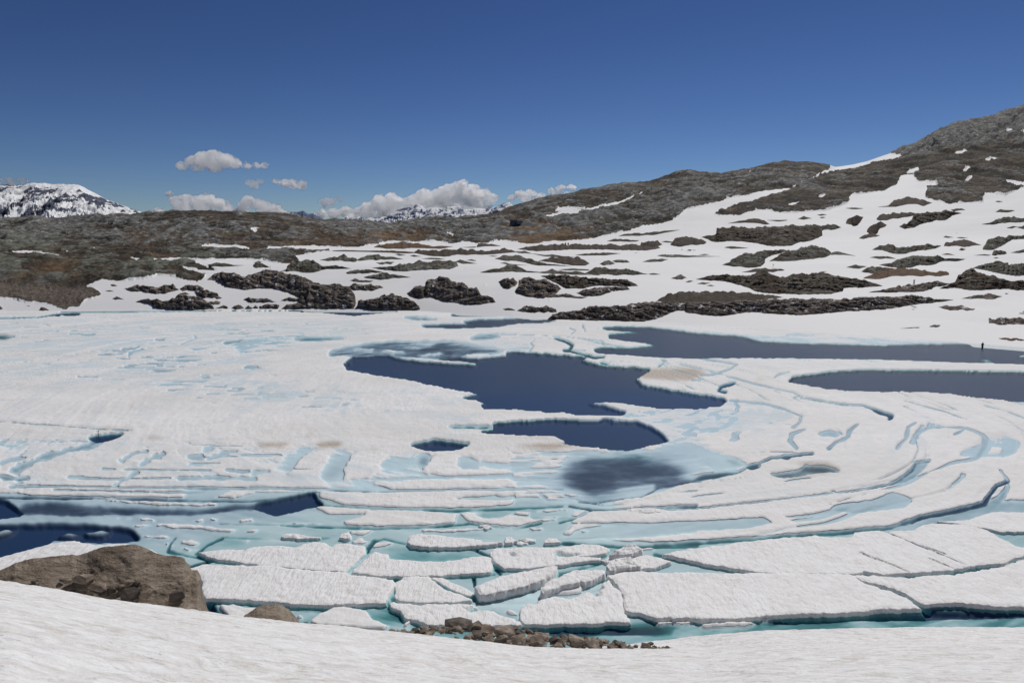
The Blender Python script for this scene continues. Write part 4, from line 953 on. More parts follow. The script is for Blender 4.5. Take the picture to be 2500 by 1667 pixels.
OUT = [  # view, outline, material, label
 ('B', '258,675 320,625 440,585 560,588 640,620 700,640 780,605 880,560 1000,560 1120,590 1250,620 1360,640 1500,700 1500,900 1310,875 1200,825 1050,780 900,770 700,790 540,765 430,735 450,700', 'rock', 'long jagged brown rock ridge above the left part of the far shore'),
 ('B', '1400,870 1430,720 1500,700 1700,725 1880,735 1960,850 1970,920 1960,1000 1500,1005 1330,1000 1300,890', 'rock', 'brown rock slope with a white meltwater streak reaching the far water edge'),
 ('B', '1865,760 1960,715 2100,725 2250,740 2290,765 2180,790 2100,805 1950,792', 'rock', 'reddish rock tongue just above the meltwater streak'),
 ('B', '1110,1008 1180,955 1300,945 1440,950 1600,952 1900,962 1960,1008', 'rock', 'low dark rock ledge at the waterline below the long jagged ridge'),
 ('C', '-120,905 0,890 120,870 180,840 260,835 340,850 400,870 520,910 580,960 592,1012 300,1032 0,1015 -140,1010', 'rock', 'humped brown rock mass at the water edge right of the meltwater streak'),
 ('C', '440,825 520,760 600,735 650,745 700,740 650,706 680,670 770,650 870,630 930,650 960,690 1040,700 1130,730 1150,760 1240,770 1290,840 1350,860 1430,890 1462,930 1300,962 1100,967 960,935 780,907 720,862 600,892 510,887', 'rock', 'large rugged dark rock outcrop alone in the snow near the centre of the far shore'),
 ('C', '1490,695 1560,650 1660,655 1712,700 1690,750 1620,776 1540,762', 'rock', 'rounded rock knob at the left end of the broad rock field'),
 ('C', '1680,800 1740,775 1740,710 1720,665 1800,650 1900,650 1980,680 2050,670 2150,720 2212,772 2150,840 2000,882 1800,872 1700,822', 'rock', 'broken angular rocks of the broad rock field, centre right'),
 ('D', '-140,628 0,618 130,612 300,640 500,655 700,672 850,670 920,690 982,745 830,762 700,752 600,742 350,772 150,778 90,742 0,700', 'mixed', 'long turf topped rock shelf at the back of the broad rock field'),
 ('D', '268,825 400,780 600,750 780,760 850,748 888,790 700,802 560,852 430,862 330,852', 'rock', 'reddish rock slope at the front right of the broad rock field'),
 ('D', '-110,865 50,830 150,828 260,862 400,872 330,892 100,872 -60,880', 'rock', 'narrow broken rock step under the broad rock field'),
 ('D', '-95,1155 -40,1100 0,1068 200,1030 470,985 500,968 560,972 700,972 900,950 1080,930 1180,925 1400,920 1560,930 1560,1040 1490,1022 1400,1027 1300,1087 1050,1160 600,1162 0,1157', 'rock', 'long dark rock headland sloping down into the water at centre right'),
 ('T', '195,1432 180,1380 200,1352 500,1345 700,1332 900,1332 1150,1330 1400,1320 1640,1308 1750,1325 1902,1338 1780,1360 1650,1370 1500,1400 1150,1417 980,1437 700,1427 640,1412 430,1442', 'rock', 'very long dark rock band running right from the headland through the snow'),
 ('T', '0,1345 100,1295 250,1283 600,1290 700,1302 825,1322 700,1337 500,1352 100,1362', 'heath', 'smooth reddish brown heath slope directly behind the dark headland'),
 ('C', '1700,1027 1780,985 1900,978 2050,973 2150,1010 2165,1045 1900,1047 1750,1035', 'rock', 'low rock bar in the water left of the headland'),
 ('C', '1538,1008 1600,990 1650,1005 1690,1026 1580,1030', 'rock', 'small flat rock at the left tip of the rock bar in the water'),
 ('A', '1418,775 1480,760 1620,735 1660,728 1800,770 1900,738 1990,735 2062,790 1900,832 1760,837 1600,807 1480,797', 'rock', 'two humped brown rock island in the left snowfield above the shore'),
 ('A', '2062,775 2160,735 2270,733 2342,770 2335,800 2100,803', 'rock', 'rounded dark rock right of the two humped rock island'),
 ('A', '2230,812 2330,790 2440,802 2500,830 2515,862 2440,885 2340,880 2290,850', 'rock', 'reddish sloping slab below the rounded dark rock'),
 ('A', '1548,930 1640,893 1850,903 1940,908 2010,890 2040,840 2090,812 2150,822 2190,860 2280,870 2360,900 2440,970 2472,1012 2200,1027 2000,1022 1830,1008 1760,985 1740,945', 'rock', 'rocky point at the left waterline topped by a round dark boulder'),
 ('B', '243,945 290,923 415,923 412,955 330,964', 'rock', 'small flat topped rock just right of the rocky point'),
 ('B', '343,872 400,863 437,885 380,897', 'rock', 'small rock above the flat topped rock beside the point'),
 ('B', '340,1003 400,985 450,958 495,970 502,1008', 'rock', 'pointed waterline rock right of the rocky point'),
 ('B', '538,1002 580,970 620,948 690,1000 640,1018', 'rock', 'pyramid shaped dark waterline rock, largest of the row of shore stones'),
 ('B', '688,1008 730,968 790,1000 740,1018', 'rock', 'second dark shore stone right of the pyramid rock'),
 ('B', '780,1002 820,958 852,998', 'rock', 'third dark shore stone in the row, narrow and upright'),
 ('B', '858,978 900,960 960,943 1092,963 1080,1003 880,1012', 'rock', 'wide ragged shore rock at the right end of the stone row'),
 ('B', '668,903 740,868 800,885 960,888 1062,927 900,933 780,937', 'rock', 'low dark rock island in the snow above the row of shore stones'),
 ('B', '1108,912 1200,868 1312,883 1322,922 1180,922', 'rock', 'dark rounded rock at the foot of the long jagged ridge'),
 ('A', '1268,727 1310,723 1352,745 1290,753', 'rock', 'tiny dark rock in the snow left of the two humped island, upper one'),
 ('A', '1203,797 1260,792 1322,808 1240,812', 'rock', 'tiny flat rock in the left snow bay, middle one'),
 ('A', '1278,892 1340,868 1432,900 1340,903', 'rock', 'small dark rock in the left snow bay nearest the water'),
 ('A', '448,1028 470,988 510,988 572,1027', 'rock', 'dark boulder at the far left waterline'),
 ('A', '-80,992 0,978 42,1005 0,1022 -80,1025', 'rock', 'reddish rock cut by the left edge at the waterline'),
 ('B', '268,502 340,473 430,473 560,503 692,508 500,522 300,522', 'green', 'long low green grey rock in the upper left snow, left of the round knoll'),
 ('B', '788,503 830,476 900,478 982,532 800,534', 'green', 'small round green grey knoll in the upper left snow'),
 ('B', '788,478 850,458 902,470 830,480', 'green', 'little flat rock just behind the small round knoll'),
 ('B', '1178,517 1240,460 1400,440 1480,450 1600,515 1740,508 1925,545 1700,552 1620,552 1600,572 1400,592 1110,570 1230,547', 'green', 'dark rocky hump with a long right tail in the upper left snow'),
 ('B', '1553,447 1650,426 1750,405 1830,390 1900,408 1992,440 1980,464 1700,462', 'green', 'green grey hummock, left one of the linked pair'),
 ('C', '-130,440 -60,412 0,398 110,386 190,410 280,408 402,437 200,444 0,447 -120,462', 'green', 'green grey hummock, right one of the linked pair'),
 ('B', '1858,588 2000,553 2120,548 2292,590 2100,594 1870,610', 'green', 'low lens shaped green rock below the linked hummocks'),
 ('C', '-55,642 0,625 180,598 260,608 495,645 300,657 180,670 -30,662', 'green', 'flat green rock with pointed right tip left of the rugged outcrop'),
 ('C', '40,535 300,513 480,478 620,460 750,458 900,456 1000,470 1032,510 980,553 860,552 700,560 560,563 400,582 200,563', 'green', 'long green and brown whaleback rock in the middle snowfield'),
 ('C', '988,468 1050,443 1110,463 1252,487 1100,492', 'green', 'small crest joined to the right end of the whaleback rock'),
 ('C', '1120,448 1180,437 1238,445 1230,460 1160,455', 'rock', 'tiny rock above the crest right of the whaleback'),
 ('C', '83,477 200,463 297,468 260,492 130,497', 'green', 'flat grey rock slab above the left end of the whaleback'),
 ('C', '-90,562 0,557 60,560 172,588 0,593', 'green', 'thin dark rock sliver below the left tip of the whaleback'),
 ('C', '300,380 345,370 430,390 360,397', 'green', 'little grey rock above the whaleback, left one'),
 ('C', '468,395 520,388 610,405 520,411', 'green', 'little grey rock above the whaleback, right one'),
 ('C', '600,432 720,418 790,420 890,440 760,440', 'green', 'thin curved rock strip right above the whaleback crest'),
 ('B', '1898,682 1960,660 2010,680 2172,680 2140,702 1980,702', 'rock', 'pair of low dark rocks above the reddish rock tongue'),
 ('C', '-560,345 -300,332 0,340 250,338 500,350 560,360 480,374 300,367 0,354 -300,348', 'heath', 'long thin reddish heath strip across the upper snow, left of centre'),
 ('C', '505,362 570,328 620,343 820,328 1100,323 1400,345 1530,316 1640,328 1702,355 1500,377 1300,387 1000,392 880,407 700,397', 'heath', 'long brown heath bank with a stony right end below the hut hill'),
 ('C', '53,302 100,270 250,250 400,243 500,250 700,283 972,290 850,320 600,312 300,320 100,307', 'rust', 'orange brown heath bank just below the hut hill on the left'),
 ('C', '1038,303 1240,290 1260,253 1330,250 1450,270 1525,285 1350,292 1200,307', 'heath', 'small reddish rise in the snow below the hut hill'),
 ('C', '1448,430 1560,393 1680,393 1800,418 1950,458 2060,488 2352,522 1900,502 1700,460 1540,452', 'green', 'green rocky mound with a long right tail, left of the dark heath patch'),
 ('C', '1278,588 1400,550 1500,545 1620,498 1700,498 1812,570 1955,582 1930,594 1700,580 1500,587 1320,594', 'green', 'mossy conical mound in the middle of the central snowfield'),
 ('C', '1508,482 1570,470 1620,490 1842,508 1650,505', 'green', 'thin rock strip behind the mossy conical mound'),
 ('C', '1678,347 1800,343 1885,375 1720,367', 'green', 'small dark rock at the right end of the stony heath bank'),
 ('C', '1372,400 1420,395 1490,402 1440,408', 'green', 'tiny rock sliver below the stony heath bank'),
 ('D', '-410,322 -300,290 -150,272 0,270 300,268 600,260 750,273 900,268 1000,285 1200,290 1235,305 1130,340 950,337 800,327 500,327 0,337 -200,344', 'heath', 'very long dark heath bank carrying the two distant seated people'),
 ('D', '1000,287 1012,243 1100,226 1200,223 1258,268 1200,295 1100,300', 'heath', 'dark rounded knob at the right end of the long heath bank'),
 ('D', '248,390 400,366 600,360 785,370 600,394 400,397', 'heath', 'thin dark heath lens just below the long heath bank'),
 ('D', '748,172 820,148 1100,130 1300,108 1452,100 1380,117 1150,157 950,170', 'heath', 'long thin rising heath streak on the snow slope under the ridge'),
 ('D', '613,232 700,206 850,206 992,220 950,240 750,234', 'heath', 'short heath strip above the right end of the long heath bank'),
 ('D', '1240,235 1300,226 1390,240 1380,250 1300,246', 'heath', 'small heath scrap left of the dark oval heath mound'),
 ('D', '1343,272 1400,203 1480,178 1590,173 1700,205 1765,240 1740,264 1580,282 1450,287', 'heath', 'dark oval heath mound on the slope under the ridge'),
 ('D', '-170,455 0,413 150,400 300,415 420,480 410,512 200,502 0,477', 'heath', 'dark brown heath patch with a blunt right end in the middle snowfield'),
 ('D', '-280,365 -100,388 0,385 120,400 300,418 100,420 -100,405', 'green', 'broken rock strip behind the blunt heath patch'),
 ('D', '533,492 600,460 640,458 717,487 650,507 590,507', 'green', 'small dark rounded rock right of the blunt heath patch'),
 ('D', '673,462 730,440 850,448 885,475 740,474', 'green', 'small flat dark rock beside the rounded rock in the middle snow'),
 ('D', '1023,467 1100,445 1250,430 1328,437 1250,462 1100,472', 'green', 'flat grey rock slab in the open middle snowfield'),
 ('D', '1193,397 1260,378 1450,388 1700,398 1925,405 1500,417 1300,414', 'green', 'long thin grey rock line in the open middle snowfield'),
 ('D', '1670,385 1750,376 1805,385 1730,392', 'green', 'tiny rock just above the long thin rock line'),
 ('D', '368,597 450,560 520,533 700,548 900,548 1000,590 1095,610 740,620 450,617', 'green', 'mossy rock bank with a tiny snow window in the central snowfield'),
 ('D', '-200,590 0,558 130,583 250,568 330,590 445,618 0,607', 'green', 'low mossy rock strip left of the bank with the snow window'),
 ('D', '58,557 200,543 410,553 425,568 150,564', 'green', 'thin brown rock streak above the low mossy strip'),
 ('D', '1093,607 1150,593 1240,612 1130,617', 'green', 'little dark rock at the right tip of the mossy bank'),
 ('D', '1353,657 1440,618 1480,618 1537,650 1470,667 1400,667', 'rock', 'lone small dome shaped rock in the snow above the headland'),
 ('D', '1518,700 1570,675 1615,690 1560,704', 'rock', 'tiny twin stones right of the lone dome rock'),
 ('D', '1645,720 1720,702 1812,708 1740,728', 'rock', 'small dark stone group in front of the long ridge, upper one'),
 ('D', '1760,742 1810,730 1867,742 1820,750', 'rock', 'small dark stone group in front of the long ridge, lower one'),
 ('T', '258,1207 330,1190 420,1175 600,1187 650,1160 700,1150 790,1190 930,1173 1050,1166 1180,1190 1330,1210 1452,1250 1280,1262 1200,1250 1192,1300 900,1307 640,1292 600,1262 450,1222', 'mixed', 'large brown rock and heath ridge in the right snowfield above the long band'),
 ('T', '547,1162 650,1140 800,1136 828,1150 740,1164', 'heath', 'smooth brown heath lens beside the thin marker post'),
 ('E', '70,722 260,690 300,660 252,625 400,597 700,600 1100,580 1500,574 1600,600 1610,700 1540,742 1460,787 1330,782 1230,837 1100,847 900,832 700,792 400,777 200,792 150,747', 'mixed', 'biggest brown heath island on the right snow slope, with grey slabs'),
 ('E', '1540,590 1700,568 1790,575 1848,602 1750,632 1560,650', 'green', 'dark rounded rock at the right tip of the biggest heath island'),
 ('E', '318,1082 430,1040 430,1015 520,990 620,940 720,935 830,898 930,905 1080,878 1162,900 1000,962 850,992 830,1050 875,1097 620,1117 440,1092', 'green', 'green grey rock ridge curving left from the big smooth dome'),
 ('E', '925,1037 1060,960 1180,890 1280,885 1400,835 1520,826 1600,860 1722,920 1700,972 1480,1002 1390,1012 1200,1040 1000,1032', 'green', 'big smooth green grey rock dome on the right snow slope'),
 ('E', '1715,927 1780,908 1880,930 2038,967 1850,952 1700,952', 'green', 'thin dark rock tail right of the big smooth dome'),
 ('E', '355,862 400,845 550,852 670,865 600,872 430,875', 'heath', 'thin dark heath strip below the biggest heath island'),
 ('E', '408,550 600,508 740,488 830,503 935,555 890,567 750,547 600,540', 'heath', 'dark curved heath patch above the biggest heath island, left one'),
 ('E', '905,510 1160,506 1162,514 1050,527', 'heath', 'thin dark heath sliver above the biggest heath island'),
 ('E', '1293,494 1370,463 1475,488 1380,499', 'heath', 'small dark heath spot in the upper right snow, left one'),
 ('E', '1543,442 1600,428 1665,440 1590,454', 'heath', 'small dark heath spot near the slope foot, upper one'),
 ('E', '1575,478 1610,466 1652,474 1600,486', 'heath', 'small dark heath spot near the slope foot, lower one'),
 ('E', '1905,552 1920,508 1960,480 2040,458 2132,470 2090,540 2050,577 1990,587', 'heath', 'upright dark heath blotch alone on the right snow slope'),
 ('G', '345,655 350,620 400,580 520,533 602,570 580,592 500,620 480,682 400,682', 'heath', 'dark heath blotch below the curved heath arc'),
 ('G', '243,744 330,680 400,678 518,705 400,737 300,750', 'heath', 'pointed dark heath patch at the foot of the heath blotch'),
 ('G', '468,492 520,448 720,413 900,403 1000,430 900,462 740,492 600,512 490,517', 'heath', 'curved dark heath arc on the upper right slope'),
 ('G', '762,587 850,545 920,490 950,430 1150,398 1400,393 1555,420 1430,452 1350,512 1200,517 1000,572 960,607 820,622', 'mixed', 'brown heath with grey rock bands, right half of the curved arc'),
 ('G', '490,342 620,325 700,250 840,220 1000,235 1180,290 1070,332 1000,307 900,312 720,337', 'heath', 'dark heath cap below the scree at the top right'),
 ('G', '78,357 180,348 302,360 180,372', 'heath', 'small thin heath strip under the upper right hill'),
 ('G', '1415,378 1550,356 1602,378 1450,397', 'heath', 'small ragged heath scrap right above the heath arc'),
 ('G', '1988,407 2050,373 2235,385 2150,412', 'heath', 'small dark heath patch near the upper right edge of the picture'),
 ('G', '1985,272 2020,262 2082,272 2030,282', 'heath', 'tiny dark heath scrap near the right edge, high on the slope'),
 ('G', '1815,562 1910,543 2050,480 2170,458 2352,488 2500,520 2352,532 2050,552 1950,567', 'green', 'smooth pale grey rock dome at the right edge of the slope'),
 ('G', '2130,610 2200,585 2265,592 2200,612', 'green', 'flat grey stone under the pale dome at the right edge'),
 ('G', '2255,600 2352,578 2500,580 2500,630 2340,625', 'heath', 'dark rock cut off by the right edge below the pale dome'),
 ('G', '1822,885 1830,850 1890,760 2000,728 2200,708 2352,698 2500,690 2500,752 2200,767 2050,852 1920,897', 'green', 'large tilted grey rock slab running off the right edge'),
 ('G', '1940,955 1960,895 2020,883 2120,908 2135,940 1990,962', 'green', 'round dark boulder dome below the tilted slab'),
 ('G', '1705,960 1850,943 1935,953 1900,964', 'green', 'thin dark rock strip left of the round boulder dome'),
 ('G', '2178,927 2352,878 2500,850 2500,932', 'green', 'low grey rock at the right edge beside the round boulder dome'),
 ('G', '1955,995 2000,982 2037,990 1990,1000', 'green', 'tiny grey stone under the round boulder dome'),
 ('G', '413,888 500,838 650,830 760,850 900,848 1130,818 1295,835 1220,877 1000,902 850,947 700,942 600,912', 'green', 'long wavy green grey rock in the middle of the right slope'),
 ('G', '1322,847 1350,795 1500,765 1580,758 1660,770 1808,827 1560,852 1500,832', 'heath', 'ragged dark heath island right of the wavy rock'),
 ('G', '1518,892 1550,866 1615,880 1570,898', 'heath', 'little dark spot under the ragged heath island'),
 ('G', '1490,735 1520,727 1640,732 1560,746', 'heath', 'thin dark heath sliver above the ragged heath island'),
 ('G', '1320,732 1350,710 1460,730 1380,737', 'heath', 'tiny broken heath scrap above left of the ragged island'),
 ('G', '1295,948 1380,933 1475,955 1380,957', 'green', 'thin dark rock below the ragged heath island'),
 ('G', '378,987 480,963 600,963 728,1003 500,1000', 'green', 'thin dark rock under the left part of the wavy rock'),
 ('G', '503,1082 700,1035 850,973 1100,963 1280,968 1320,993 1608,1005 1530,1032 1280,1037 1200,1087 1000,1082 900,1127 700,1117', 'green', 'broad lumpy green grey outcrop above the person with raised arms'),
 ('G', '78,1112 200,1076 350,1100 240,1132', 'green', 'small isolated dark rock left of the lumpy outcrop'),
 ('G', '-280,1178 -230,1165 -150,1160 -210,1178', 'green', 'tiny dark stone left of the small isolated rock'),
 ('G', '273,1167 350,1118 500,1098 690,1125 600,1182 400,1192', 'green', 'dark knobbly rock directly below the lumpy outcrop'),
 ('W', '-250,332 -120,280 0,230 250,200 450,200 700,235 930,250 940,290 800,302 550,302 300,302 100,322 -50,357', 'rust', 'rusty brown heath bank behind the person with raised arms'),
 ('W', '800,475 860,440 940,405 1020,385 1060,300 1170,215 1270,208 1400,270 1560,300 1700,360 1960,370 2300,380 2300,502 1960,502 1700,482 1400,502 1170,502 1100,470 900,478', 'mixed', 'wide dark rocky bank running off the right edge behind the waded pool'),
 ('W', '1258,192 1360,150 1600,98 1748,125 1700,170 1850,138 1960,140 2300,150 2300,292 1960,292 1740,292 1500,240', 'green', 'dark grey rock shelf at the right edge above the wide bank'),
 ('W', '-175,528 -80,500 0,498 100,470 250,440 450,415 570,400 760,376 942,405 860,442 700,452 700,487 520,527 300,532 0,527', 'rock', 'long thin dark rock bar on which the person with raised arms stands'),
 ('W', '1098,612 1250,570 1330,550 1480,548 1665,580 1520,622 1280,612', 'rock', 'low brown rock in the right snow below the wide bank'),
 ('W', '778,727 900,703 1100,710 1295,750 1270,774 950,772', 'rock', 'flat oval brown rock in the open right snow'),
 ('W', '1478,887 1620,878 1830,868 1960,885 2300,900 2300,972 1960,962 1600,967 1478,942', 'rock', 'flat dark rock at the right edge above the waded pool'),
 ('W', '1565,1152 1700,1138 1960,1163 2300,1168 2300,1222 1960,1202 1700,1192', 'rust', 'reddish ground strip at the right edge by the waded pool'),
 ('W', '648,997 740,963 828,975 790,1002 700,1007', 'rock', 'small dark rock in the snow above the right pool, right one'),
 ('W', '208,1022 400,1003 542,1000 530,1017 350,1027', 'rock', 'thin dark rock line in the snow above the right pool'),
 ('W', '1878,817 1960,778 2100,788 2100,832', 'rock', 'small rock cut by the right edge above the flat dark rock'),
 ('W', '1692,547 1715,535 1755,540 1720,557', 'rock', 'tiny stone below the wide bank near the right edge'),
 ('W', '390,712 430,710 510,733 480,740', 'rock', 'tiny dark stone pair under the long rock band, upper one'),
 ('W', '398,762 440,750 495,755 450,768', 'rock', 'tiny dark stone pair under the long rock band, lower one'),
]
for i, (v, s, m, lab) in enumerate(OUT):
    P = pts(v, s)
    kind = 'heath_patch' if m in ('heath', 'rust') else 'rock_outcrop'
    o = mound(kind, P, M[m], 200 + i * 3, flat_=.72 if m in ('heath', 'rust') else .5, rough=.30 if m in ('heath', 'rust') else (.8 if m == 'green' else 1.0), wob=1.4)
    tag(o, lab, 'heath' if kind == 'heath_patch' else 'rock')

# ------------------------------------------------------------------ the big boulder and its neighbour behind the snow crest
kb = 520 / 2352
def bl_(s): return np.array([[float(a) * kb, 1320 + float(b) * kb] for a, b in (q.split(',') for q in s.split())])
Pb = bl_('-240,420 -100,350 0,322 100,285 170,240 330,195 480,180 640,160 800,150 850,160 960,130 1040,92 1150,62 1300,52 1420,38 1490,38 1560,60 1640,90 1730,140 1830,160 1990,170 2040,190 2050,230 2100,270 2110,320 2180,322 2210,370 2220,420 2215,480 2240,560 2260,640 2290,740 2330,815 2330,900 2000,900 1600,900 1000,900 500,900 0,900 -240,900')
boulder = mound('boulder', Pb, M['boulder'], 901, front=lambda x, y: 31.5 + .8 * math.sin(x / 160), depth=lambda x: 3.5, wob=.4, res=1.2, rough=.24, vt=.7, cr=.06)
tag(boulder, 'huge brown boulder behind the snow crest, lower left, with stones lying on it', 'boulder')
P2 = pts('N1', '1530,812 1570,780 1640,735 1700,718 1790,720 1840,745 1880,790 1915,830 1960,850 1960,880 1530,880')
b2 = mound('boulder', P2, M['boulder'], 931, front=lambda x, y: 36.5, depth=lambda x: 2.2, wob=.7, res=1.0, rough=.5)
tag(b2, 'smaller rounded brown boulder right of the huge one, behind the snow crest', 'boulder')
P3 = pts('N3', '298,1020 305,998 325,985 345,982 355,990 400,1000 445,1012 450,1030 298,1030')
b3 = mound('boulder', P3 - np.array([0, 3.0]), M['stone'], 941, front=lambda x, y: 40.6, depth=lambda x: 1.0, wob=.6, res=.8, rough=.5)
tag(b3, 'small brown rock poking from the bank snow right of the rubble', 'boulder')

def rock_mesh(name, seed, sx, sy, sz, mat, n=22, bev=False):
    """angular broken stone: hull of jittered points"""
    import bmesh
    r = random.Random(seed)
    bm = bmesh.new()
    for i in range(n):
        z = 1 - 2 * (i + .5) / n; a = i * 2.39996 + r.uniform(-.4, .4); q = math.sqrt(1 - z * z)
        p = Vector((q * math.cos(a), q * math.sin(a), z))
        m = max(abs(p.x), abs(p.y), abs(p.z)); p = p.lerp(p / m, .8) * r.uniform(.58, 1.0)
        bm.verts.new((p.x * sx, p.y * sy, p.z * sz))
    bmesh.ops.convex_hull(bm, input=bm.verts)
    for v in [v for v in bm.verts if not v.link_faces]: bm.verts.remove(v)
    bmesh.ops.recalc_face_normals(bm, faces=bm.faces)
    me = bpy.data.meshes.new(name); bm.to_mesh(me); bm.free()
    me.materials.append(mat)
    return me

# visible surface of the boulder for setting the stones on it
bv = np.array([v.co[:] for v in boulder.data.vertices])
bpx, bpy_ = project(bv[:, 0], bv[:, 1], bv[:, 2])
def on_boulder(x, y):
    d = (bpx - x) ** 2 + (bpy_ - y) ** 2
    i = np.argsort(d)[:6]
    j = i[np.argmin(bv[i, 1])]
    return bv[j]
BS = [  # px, py (zoomed notes), half sizes in notes px, tilt, dark?, label
 (950, 425, 120, 62, -.1, 0, 'largest stone on the huge boulder, casting a deep black shadow'),
 (860, 420, 36, 40, .5, 1, 'dark stone tucked under the left of the largest stone on the boulder'),
 (1110, 500, 110, 45, .25, 0, 'long flat stone right of the largest stone on the boulder'),
 (1225, 535, 58, 34, .1, 1, 'dark stone at the right end of the long flat stone'),
 (1000, 565, 44, 30, -.4, 0, 'small brown stone below the largest stone'),
 (1060, 595, 58, 32, .2, 0, 'grey wedge stone low on the boulder near the snow'),
 (1165, 590, 45, 28, -.2, 1, 'dark small stone beside the grey wedge'),
 (1330, 508, 32, 22, 0, 0, 'small round stone left of the square stone on the boulder'),
 (1430, 470, 52, 40, .1, 0, 'square brown stone at the middle of the boulder'),
 (1500, 475, 26, 34, 0, 1, 'dark stone touching the right of the square stone'),
 (1440, 600, 92, 72, .5, 1, 'rough dark rock lump at the lower middle of the boulder'),
 (1310, 645, 46, 28, -.3, 0, 'brown chip left of the rough dark lump'),
 (1490, 665, 40, 30, .2, 1, 'dark chip under the rough lump at the snow edge'),
 (1620, 585, 76, 38, -.35, 0, 'flat angular stone right of the rough lump'),
 (1940, 620, 92, 58, -.4, 1, 'isolated angular dark stone on the right side of the boulder'),
 (380, 450, 34, 20, .3, 1, 'small dark stone on the left of the boulder'),
 (425, 468, 24, 18, -.3, 0, 'tiny stone next to the small dark stone on the left'),
 (430, 432, 28, 9, -.1, 0, 'thin flake above the tiny stones on the left of the boulder'),
 (690, 425, 38, 12, .05, 1, 'thin dark flake left of the largest stone'),
 (770, 440, 60, 20, -.2, 0, 'flat slab just left of the largest stone'),
 (810, 555, 26, 14, .2, 1, 'tiny dark chip at the snow edge below the slab'),
 (1120, 565, 30, 14, .2, 1, 'tiny dark chip between the long flat stone and the grey wedge'),
]
for i, (x, y, hx, hy, ti, dk, lab) in enumerate(BS):
    X, Y = x * kb, 1320 + y * kb
    c = on_boulder(X, Y)
    m = c[1] / F * kb * 1.05
    sx, sz = hx * m * 1.15, hy * m * 1.2
    me = rock_mesh('stone', 50 + i, sx, max(sz * 1.1, sx * .6), sz, M['stone2'] if dk else M['stone'], 20)
    o = bpy.data.objects.new('stone', me); COL.objects.link(o)
    dv = np.array([c[0], c[1], c[2] - H]); dv = dv / np.linalg.norm(dv)
    c = c - dv * sx * .75
    o.location = (c[0], c[1], c[2] + sz * .10)
    o.rotation_euler = (random.uniform(-.25, .05), ti, random.uniform(-.5, .5))
    tag(o, lab, 'stone', 'stones lying on the huge boulder')

# ------------------------------------------------------------------ rubble along the snow edge
kp = 400 / 2352; kq = 450 / 2352
def q1(x, y): return 950 + x * kp, 1500 + y * kp
def q2(x, y): return 1300 + x * kq, 1520 + y * kq
BIG = [(q1(1000, 115), 190, 58, .06, 1, 'big dark flat topped slab crowning the rubble'), (q1(1660, 250), 145, 70, .15, 0, 'large rounded rock in the middle of the rubble'),
       (q1(1830, 350), 135, 72, -.15, 0, 'large pale wedge at the snow edge, centre of the rubble'), (q1(2100, 385), 145, 52, .1, 0, 'broad pale stone right of the large wedge'), (q1(2170, 300), 115, 55, .3, 0, 'brown block above the broad pale stone'),
       (q1(1600, 365), 105, 55, -.3, 1, 'dark split stone at the snow edge left of the large wedge'), (q1(1120, 310), 60, 36, 0, 0, 'small pale rounded stone at the snow edge, left half'), (q1(1250, 280), 85, 60, .2, 1, 'dark stone with a pale top next to the pale rounded stone'),
       (q1(1420, 335), 80, 38, -.1, 0, 'oval pale stone left of the dark split stone'), (q1(1350, 205), 170, 34, -.05, 0, 'long flat slab lying across the upper rubble'), (q1(1230, 140), 110, 36, -.25, 0, 'slanting slab behind the crowning slab'),
       (q1(370, 215), 58, 40, .1, 1, 'dark rounded stone near the left end of the rubble'), (q1(505, 200), 70, 40, .4, 0, 'orange brown stone near the left end of the rubble'), (q1(880, 205), 78, 42, 0, 1, 'dark orange rimmed block left of the upper slab'),
       (q1(215, 235), 50, 26, .2, 0, 'brown stone at the far left of the rubble'), (q1(1050, 185), 66, 24, .1, 0, 'flat pale stone under the crowning slab'), (q1(1375, 270), 38, 45, .2, 0, 'upright pale stone in the middle of the rubble'),
       (q1(2120, 225), 36, 26, 0, 1, 'small dark stone perched at the top right of the rubble'), (q1(1970, 215), 62, 26, .1, 1, 'dark stone on the water side of the rubble'),
       (q2(560, 235), 125, 82, .45, 0, 'tall pale cracked rock, biggest in the right half of the rubble'), (q2(760, 255), 140, 62, .5, 0, 'sloping pale slab right of the tall cracked rock'), (q2(120, 175), 110, 50, .3, 0, 'brown slanted block left of the tall cracked rock'),
       (q2(60, 245), 100, 42, .2, 0, 'angular stone at the snow edge left of the tall cracked rock'), (q2(285, 200), 75, 42, .1, 1, 'dark block between the slanted block and the tall rock'), (q2(1065, 230), 36, 26, .3, 1, 'small black pointed stone above the right rubble'),
       (q2(1175, 290), 66, 32, .3, 0, 'pale stone near the right end of the rubble'), (q2(1020, 300), 70, 32, .2, 0, 'brown stone left of the pale right end stone'), (q2(1450, 290), 66, 38, .4, 0, 'last large pale stone at the right end of the rubble'),
       (q2(1500, 255), 46, 16, -.3, 1, 'thin dark stone on top of the last large pale stone'), (q2(330, 275), 60, 30, .1, 0, 'brown stone at the snow edge before the tall cracked rock')]
def crest(x): return np.interp(x, BX, BC)
def topline(x):   # upper edge of the rubble in photograph rows
    return np.interp(x, [830, 900, 980, 1010, 1050, 1100, 1150, 1200, 1280, 1340, 1400, 1460, 1520, 1560, 1620, 1640, 1700], [1531, 1536, 1538, 1532, 1530, 1520, 1524, 1526, 1534, 1538, 1551, 1556, 1566, 1572, 1576, 1580, 1588])
